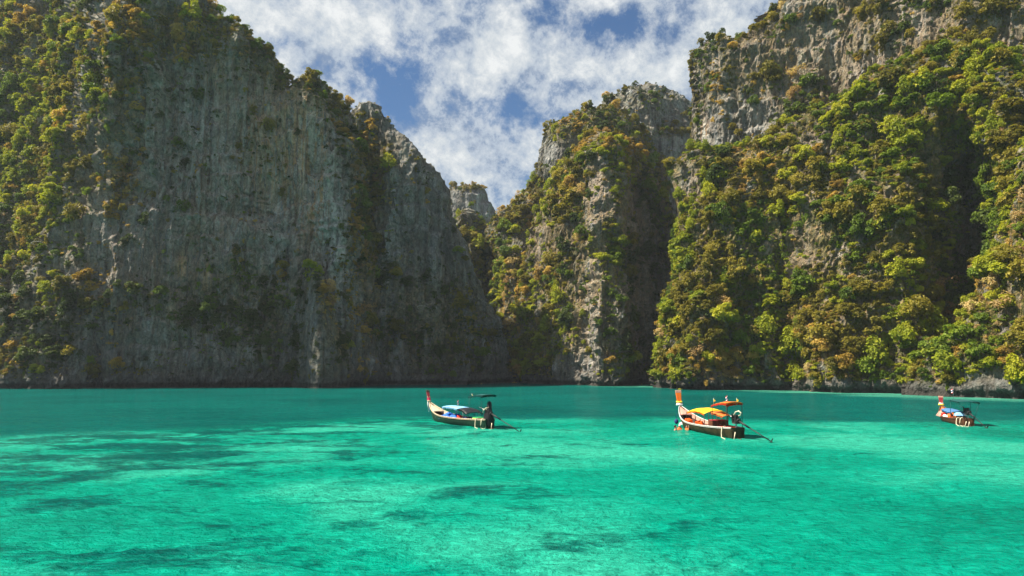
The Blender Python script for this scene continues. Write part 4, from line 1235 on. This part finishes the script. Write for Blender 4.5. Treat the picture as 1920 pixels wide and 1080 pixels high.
def rock_box(mb, c, d, rz=0, bev=0.03):
    x, y, z = d[0] / 2, d[1] / 2, d[2] / 2
    rows = []
    for zz, k in ((-z, 1 - bev / x), (-z + bev, 1), (z - bev, 1), (z, 1 - bev / x)):
        rows.append([(c[0] + (px_ * math.cos(rz) - py_ * math.sin(rz)) * k, c[1] + (px_ * math.sin(rz) + py_ * math.cos(rz)) * k, c[2] + zz) for px_, py_ in
                     ((-x + bev, -y), (x - bev, -y), (x, -y + bev), (x, y - bev), (x - bev, y), (-x + bev, y), (-x, y - bev), (-x, -y + bev), (-x + bev, -y))])
    mb.grid(rows)
    k = len(mb.V); mb.V += rows[-1][:8]; mb.F.append(tuple(range(k, k + 8)))
    return mb

def life_jacket(loc, rz, label, tilt=0.0, scale=1.0, m=None):
    root = bpy.data.objects.new('life_jacket', None); COL.objects.link(root)
    root.location = loc; root.rotation_euler = (tilt, 0.1, rz); root.scale = (scale,) * 3
    for sg in (-1, 1):
        mb = MB(); rock_box(mb, (sg * 0.13, 0, 0.24), (0.22, 0.12, 0.44), 0, 0.04); mb.build('front_panel', m or P_['vest'], root)
    mb = MB(); rock_box(mb, (0, 0.17, 0.25), (0.44, 0.10, 0.50), 0, 0.04); mb.build('back_panel', m or P_['vest'], root)
    mb = MB(); mb.box((0, -0.065, 0.26), (0.48, 0.012, 0.035)); mb.box((0, -0.065, 0.12), (0.48, 0.012, 0.035)); mb.build('strap', P_['black'], root)
    tag(root, label, 'life jacket')
    return root

def thing_mesh(mb, name, m, loc, rz, label, cat, group=None):
    o = mb.build(name, m); o.location = loc; o.rotation_euler = (0, 0, rz)
    return tag(o, label, cat, group)

def storage_box(name, loc, rz, d, m, lidm, label, cat):
    root = bpy.data.objects.new(name, None); COL.objects.link(root); root.location = loc; root.rotation_euler = (0, 0, rz)
    mb = MB(); rock_box(mb, (0, 0, d[2] / 2), d, 0, 0.02); mb.build('body', m, root, smooth=False)
    mb = MB(); rock_box(mb, (0, 0, d[2] + 0.03), (d[0] + 0.03, d[1] + 0.03, 0.06), 0, 0.02); mb.build('lid', lidm, root, smooth=False)
    for sg in (-1, 1):
        mb = MB(); mb.tube([(sg * (d[0] / 2 + .01), -.06, d[2] * .7), (sg * (d[0] / 2 + .04), 0, d[2] * .72), (sg * (d[0] / 2 + .01), .06, d[2] * .7)], 0.012, 5); mb.build('handle', P_['steel'], root)
    tag(root, label, cat)
    return root

def cloth_heap(name, loc, rz, d, m, label, cat, seed):
    r = random.Random(seed)
    mb = MB()
    rows = []
    for i in range(9):
        row = []
        for j in range(9):
            u, v = i / 8 * 2 - 1, j / 8 * 2 - 1
            e = max(0, 1 - max(abs(u), abs(v)) ** 3)
            row.append((u * d[0] / 2, v * d[1] / 2, d[2] * e * (0.75 + 0.35 * r.random()) + 0.03))
        rows.append(row)
    mb.grid(rows, 0.03)
    return thing_mesh(mb, name, m, loc, rz, label, cat)

# boat with the blue awning
b1, at1, r1 = make_boat(dict(L=11.4, B=0.98, H=1.0, bow=(-7.75, 64.6), stern=(-1.75, 54.9), heel=0.03, prop=(0.62, 52.7, -0.02), label='long wooden boat with blue awning, cream bow and black-covered engine, at the centre',
    hull=P_['green'], inner=P_['brown'], strake=P_['cream'], rail=P_['cream'], rib=P_['darkwood'], bench=P_['cream'], post=P_['maroon'], cap=P_['darkwood'], post_w=0.15, post_h=1.0, post_lean=0.45,
    ribbons=[(0.05, P_['cream'], 0.06), (0.17, P_['magenta'], 0.05), (0.28, P_['magenta'], 0.04), (0.40, P_['pink'], 0.03)], tail=[P_['flagw'], P_['lightblue'], P_['red']], benches=(0.45, 0.18, -0.12, -0.42), deck_t=0.66,
    canopies=[(1.25, -1.6, 1.38, 1.34, 0.88, 0.10, 0.04, P_['blue'], P_['navy'], (1.1, -0.2, -1.5), 'awning'),
              (-1.65, -3.1, 1.32, 1.02, 0.80, 0.12, 0.10, P_['black'], P_['steel'], (-2.5,), 'rear_awning'),
              (-3.0, -5.5, 2.42, 2.62, 0.62, 0.06, 0.05, P_['teal'], P_['teal'], (-3.2,), 'helm_awning')], valance={'awning': P_['lightblue']},
    cover=True, ropes=[(-4.6, 0.2), (-5.3, 0.6)], flags=[(1.0, -0.6, 1.55, 0.42, 'thai'), (-3.3, 0.4, 2.35, 0.30, 'tri')]))
cloth_heap('cloth_bundle', at1(1.2, 0.15, 0.30), r1, (1.5, 1.3, 0.55), P_['deepblue'], 'bright blue cloth bundle under the front of the blue awning', 'cloth', 1)
cloth_heap('cloth_bundle', at1(-0.3, 0.15, 0.32), r1, (1.5, 1.3, 0.50), P_['deepblue'], 'blue cover spread over the seats amidships under the blue awning', 'cloth', 2)
cloth_heap('cloth_bundle', at1(-2.5, 0.10, 0.28), r1, (1.3, 1.2, 0.42), P_['navy'], 'navy cover over the rear seats of the boat with blue awning', 'cloth', 3)
life_jacket(at1(-1.2, 0.3, 0.30), r1 + 0.5, 'red life jacket under the rear edge of the blue awning', 0.15, 1.0, P_['red'])
life_jacket(at1(3.0, 0.2, 0.12), r1 + 1.7, 'white life jacket lying in the bow of the central boat', -1.2, 0.8, P_['flagw'])
storage_box('plastic_crate', at1(2.4, 0.1, 0.14), r1 + 0.2, (0.4, 0.3, 0.25), P_['flagy'], P_['darkwood'], 'small yellow box in the bow of the central boat', 'box')
storage_box('plastic_crate', at1(-3.95, 0.1, 0.25), r1, (0.62, 0.72, 0.50), P_['flagy'], P_['green2'], 'yellow crate with green lid in front of the black-covered engine', 'crate')

# boat with the yellow awning
b2, at2, r2 = make_boat(dict(L=10.7, B=1.12, H=1.05, bow=(14.0, 57.8), stern=(15.35, 47.2), heel=0.02, prop=(16.85, 45.2, 0.10), label='wooden boat with orange prow, yellow awning and three small flags, right of centre',
    hull=P_['olive'], inner=P_['darkwood'], strake=P_['pink'], rail=P_['white'], rib=P_['brown'], bench=P_['pink'], post=P_['orange'], cap=P_['pink'], post_w=0.24, post_h=1.15, post_lean=0.30,
    ribbons=[(0.02, P_['flagw'], 0.09), (0.10, P_['pink'], 0.06), (0.20, P_['flagy'], 0.07)], tail=None, benches=(0.52, 0.30, 0.08, -0.15, -0.38), deck_t=0.74,
    canopies=[(1.4, -1.9, 1.36, 1.46, 0.95, 0.26, 0.14, P_['yellow'], P_['darkwood'], (1.6, -0.1, -1.8), 'awning'),
              (-1.95, -3.9, 1.56, 1.42, 0.45, 0.10, 0.02, P_['orangewood'], P_['darkwood'], (-2.9,), 'rear_awning'),
              (-2.3, -4.9, 2.10, 2.40, 0.60, 0.10, 0.06, P_['orange'], P_['darkwood'], (-2.5, -4.8), 'helm_awning')], valance={'awning': P_['orange'], 'helm_awning': P_['red']},
    pipe=True, ropes=[(-4.5, 0.5)], flags=[(-2.45, 0.45, 2.2, 0.45, 'tri'), (-4.2, 0.2, 2.40, 0.50, 'thai'), (-4.8, -0.2, 2.42, 0.36, 'tri')]))
for i, (x, y, t, sc, lb) in enumerate([(2.6, 0.35, 0.2, 1.0, 'front orange life jacket leaning under the yellow awning'), (2.1, 0.5, -0.2, 1.0, 'second orange life jacket under the front of the yellow awning'),
        (0.2, 0.55, 0.1, 1.05, 'orange life jacket amidships under the yellow awning'), (-0.35, 0.5, 0.3, 1.0, 'rear orange life jacket under the yellow awning')]):
    life_jacket(at2(x, y, 0.30), r2 + 1.3 + 0.4 * i, lb, t, sc)
cloth_heap('cloth_bundle', at2(3.4, 0.2, 0.28), r2, (0.9, 0.9, 0.26), P_['flagw'], 'white cloth heap in the bow behind the orange prow', 'cloth', 4)
cloth_heap('cloth_bundle', at2(-1.0, 0.2, 0.40), r2, (0.7, 1.2, 0.14), P_['flagw'], 'white towel on a bench at the rear of the yellow awning', 'towel', 5)
storage_box('locker', at2(-2.2, 0.0, 0.10), r2, (0.75, 1.2, 0.92), P_['redbrown'], P_['maroon'], 'tall red-brown wooden locker behind the yellow awning', 'locker')
storage_box('locker', at2(-3.7, 0.0, 0.14), r2, (1.0, 1.1, 0.50), P_['canred'], P_['canred'], 'low red box in front of the uncovered engine', 'box')
mb = MB(); mb.grid([[(0.05 * math.sin(5 * u), (v - 0.5) * 0.26, -0.55 * u) for v in (0, .5, 1)] for u in (0, .25, .5, .75, 1)], 0.05)
thing_mesh(mb, 'hanging_cloth', P_['navy'], at2(-2.68, 0.72, 1.95), r2 + 1.2, 'navy cloth hung on the awning post of the yellow-roofed boat', 'cloth')
mb = MB(); mb.sphere((0, 0, 0), 0.17, 10, 8, (1, 1, 1.25)); mb.tube([(0, 0, 0.18), (-0.02, -0.05, 0.7)], 0.012, 4)
thing_mesh(mb, 'fender', P_['navy'], at2(4.5, 0.62, 0.42), r2, 'dark round fender hanging at the bow of the orange-prowed boat', 'fender')

# small boat at the right
b3, at3, r3 = make_boat(dict(L=8.0, B=0.88, H=0.80, bow=(40.2, 64.8), stern=(37.7, 57.2), heel=0.03, prop=(37.9, 55.4, 0.04), label='small red-brown boat with orange bow and sagging blue tarpaulin, near the right shore',
    hull=P_['redbrown'], inner=P_['brown'], strake=P_['orangewood'], rail=P_['brown'], rib=P_['darkwood'], bench=P_['pink'], post=P_['maroon'], cap=P_['pink'], post_w=0.19, post_h=0.78, post_lean=0.10,
    ribbons=[(0.02, P_['flagy'], 0.08), (0.14, P_['flagw'], 0.05), (0.24, P_['pink'], 0.04)], tail=None, benches=(0.4, 0.1, -0.25), deck_t=0.72,
    canopies=[(1.5, -1.7, 1.05, 0.98, 0.66, 0.10, -0.08, P_['midblue'], P_['darkwood'], (1.3, 0.0, -1.5), 'tarpaulin'),
              (-1.6, -4.2, 2.02, 1.98, 0.78, 0.05, 0.0, P_['teal'], P_['teal'], (-1.8, -4.1), 'helm_awning')], valance={},
    ropes=[(-3.2, 0.1), (-3.7, 0.5)], flags=[(-1.8, 0.5, 2.05, 0.95, 'thai')]))
cloth_heap('cloth_bundle', at3(1.6, 0.5, 0.42), r3, (1.3, 0.8, 0.46), P_['pink'], 'pink cloth bundle spilling over the side of the small boat', 'cloth', 6)
life_jacket(at3(0.9, 0.55, 0.34), r3 + 1.5, 'red life jacket beside the pink bundle in the small boat', 0.1, 0.9, P_['red'])
life_jacket(at3(-0.9, 0.5, 0.34), r3 + 1.2, 'orange life jacket amidships in the small boat', 0.2, 0.9)
cloth_heap('cloth_bundle', at3(0.2, 0.6, 0.42), r3, (0.6, 0.5, 0.22), P_['flagw'], 'white towel on the side of the small boat', 'towel', 7)
cloth_heap('cloth_bundle', at3(-1.9, 0.1, 0.72), r3, (0.7, 0.8, 0.26), P_['lightblue'], 'pale blue cloth at the rear of the small boat tarpaulin', 'cloth', 8)
storage_box('plastic_crate', at3(-2.3, 0.1, 0.22), r3, (0.6, 0.6, 0.45), P_['darkwood'], P_['black'], 'dark crate in front of the small boat engine', 'crate')

# ------------------------------------------------------------------ swimmers beside the orange prow
def swimmer(loc, rz, label, vest=True, arm_up=False, cap=False):
    me = bpy.data.meshes.new('body')
    V = [(0, 0, -0.75), (0, 0, -0.45), (0, 0, -0.18), (0, 0.0, 0.02), (0, -0.01, 0.10), (0, -0.02, 0.20), (0, -0.03, 0.30), (0, -0.14, 0.235),
         (0.17, 0, -0.02), (0.34, -0.12, -0.10), (0.42, -0.34, -0.08), (0.45, -0.46, -0.06), (-0.17, 0, -0.02), (-0.34, -0.12, -0.10), (-0.40, -0.34, -0.08), (-0.42, -0.46, -0.06),
         (0.10, 0.05, -1.10), (0.12, 0.25, -1.45), (-0.10, 0.05, -1.10), (-0.12, 0.22, -1.45)]
    if arm_up:
        V[9], V[10], V[11] = (0.27, -0.05, 0.20), (0.24, -0.05, 0.46), (0.23, -0.06, 0.58)
    E = [(0, 1), (1, 2), (2, 3), (3, 4), (4, 5), (5, 6), (5, 7), (3, 8), (8, 9), (9, 10), (10, 11), (3, 12), (12, 13), (13, 14), (14, 15), (0, 16), (16, 17), (0, 18), (18, 19)]
    R = [.15, .14, .16, .11, .055, .095, .085, .018, .065, .045, .036, .03, .065, .045, .036, .03, .085, .05, .085, .05]
    me.from_pydata(V, E, [])
    me.materials.append(P_['skin'])
    root = bpy.data.objects.new('person', None); COL.objects.link(root)
    root.location = loc; root.rotation_euler = (0, 0, rz)
    o = link('body', me, root)
    md = o.modifiers.new('skin', 'SKIN')
    for i, sv in enumerate(me.skin_vertices[0].data):
        sv.radius = (R[i], R[i] * (0.8 if i < 4 else 1))
        sv.use_root = (i == 0)
    ss = o.modifiers.new('smooth', 'SUBSURF'); ss.levels = 1; ss.render_levels = 2
    mb = MB(); rows = []
    for i in range(6):
        ph = 1.75 * i / 5
        rows.append([(0.108 * math.sin(ph) * math.cos(a), 0.118 * math.sin(ph) * math.sin(a) + 0.005, 0.245 + 0.135 * math.cos(ph)) for a in [2 * math.pi * q / 12 for q in range(13)]])
    for r_ in rows[3:]:
        for q in range(13):
            if r_[q][1] < -0.05:
                r_[q] = (r_[q][0] * 0.94, -0.05, 0.30)
    mb.grid([r_[::-1] for r_ in rows]); mb.build('cap' if cap else 'hair', P_['flagw'] if cap else P_['hair'], root)
    if vest:
        mb = MB(); rows = []
        for z, rx_, ry_ in ((-0.50, .19, .15), (-0.35, .215, .175), (-0.12, .22, .18), (0.02, .20, .165), (0.10, .135, .14), (0.135, .10, .115)):
            rows.append([(rx_ * math.cos(a), ry_ * math.sin(a), z + 0.02 * math.sin(2 * a)) for a in [2 * math.pi * q / 16 for q in range(17)]])
        mb.grid(rows); mb.build('life_vest', P_['vest'], root)
    tag(root, label, 'person')
    return root
swimmer((12.62, 53.6, 0.03), 0.9, 'swimmer with dark hair and bare shoulders, leftmost of the three', vest=False)
swimmer((13.05, 54.0, 0.06), -0.5, 'swimmer in orange life vest and white cap, middle of the three', cap=True)
swimmer((13.52, 53.5, 0.08), -1.2, 'swimmer in orange life vest with one arm raised, nearest the boat', arm_up=True)

# ------------------------------------------------------------------ bare branches standing out from the walls
def dead_tree(px, py, Yd, s, label, flip=1, seed=0):
    dx, dy, dz = cdir(px, py)
    k = Yd / dy
    r = random.Random(seed)
    root = bpy.data.objects.new('dead_tree', None); COL.objects.link(root)
    root.location = (dx * k, Yd, CAM_H + dz * k)
    main = [(0, 2.0, -0.3), (0, 0, 0), (0.8 * s * flip, -0.3, 0.35 * s), (1.9 * s * flip, -0.5, 0.25 * s), (3.0 * s * flip, -0.6, -0.1 * s)]
    mb = MB(); mb.tube(main, [0.10, 0.09, 0.07, 0.05, 0.02], 6); mb.build('trunk', DEADWOOD, root)
    for i in range(6):
        a = Vector(main[1 + i % 3]).lerp(Vector(main[2 + i % 3]), r.random())
        e = a + Vector((r.uniform(-0.3, 1.2) * s * flip, r.uniform(-.5, .5), r.uniform(-.7, .8) * s))
        mb = MB(); mb.tube([a, a.lerp(e, .5) + Vector((0, 0, .1)), e], [0.03, 0.022, 0.010], 5); mb.build('branch', DEADWOOD, root)
    tag(root, label, 'dead tree')
dead_tree(58, 456, 149, 1.1, 'pale bare tree reaching out from the far left of the wall', 1, 3)
dead_tree(930, 566, 178, -1.2, 'bleached bare tree low in the notch beside the dark slab', 1, 5)
dead_tree(782, 575, 166, 0.9, 'thin bare tree on the lower part of the dark slab', 1, 8)
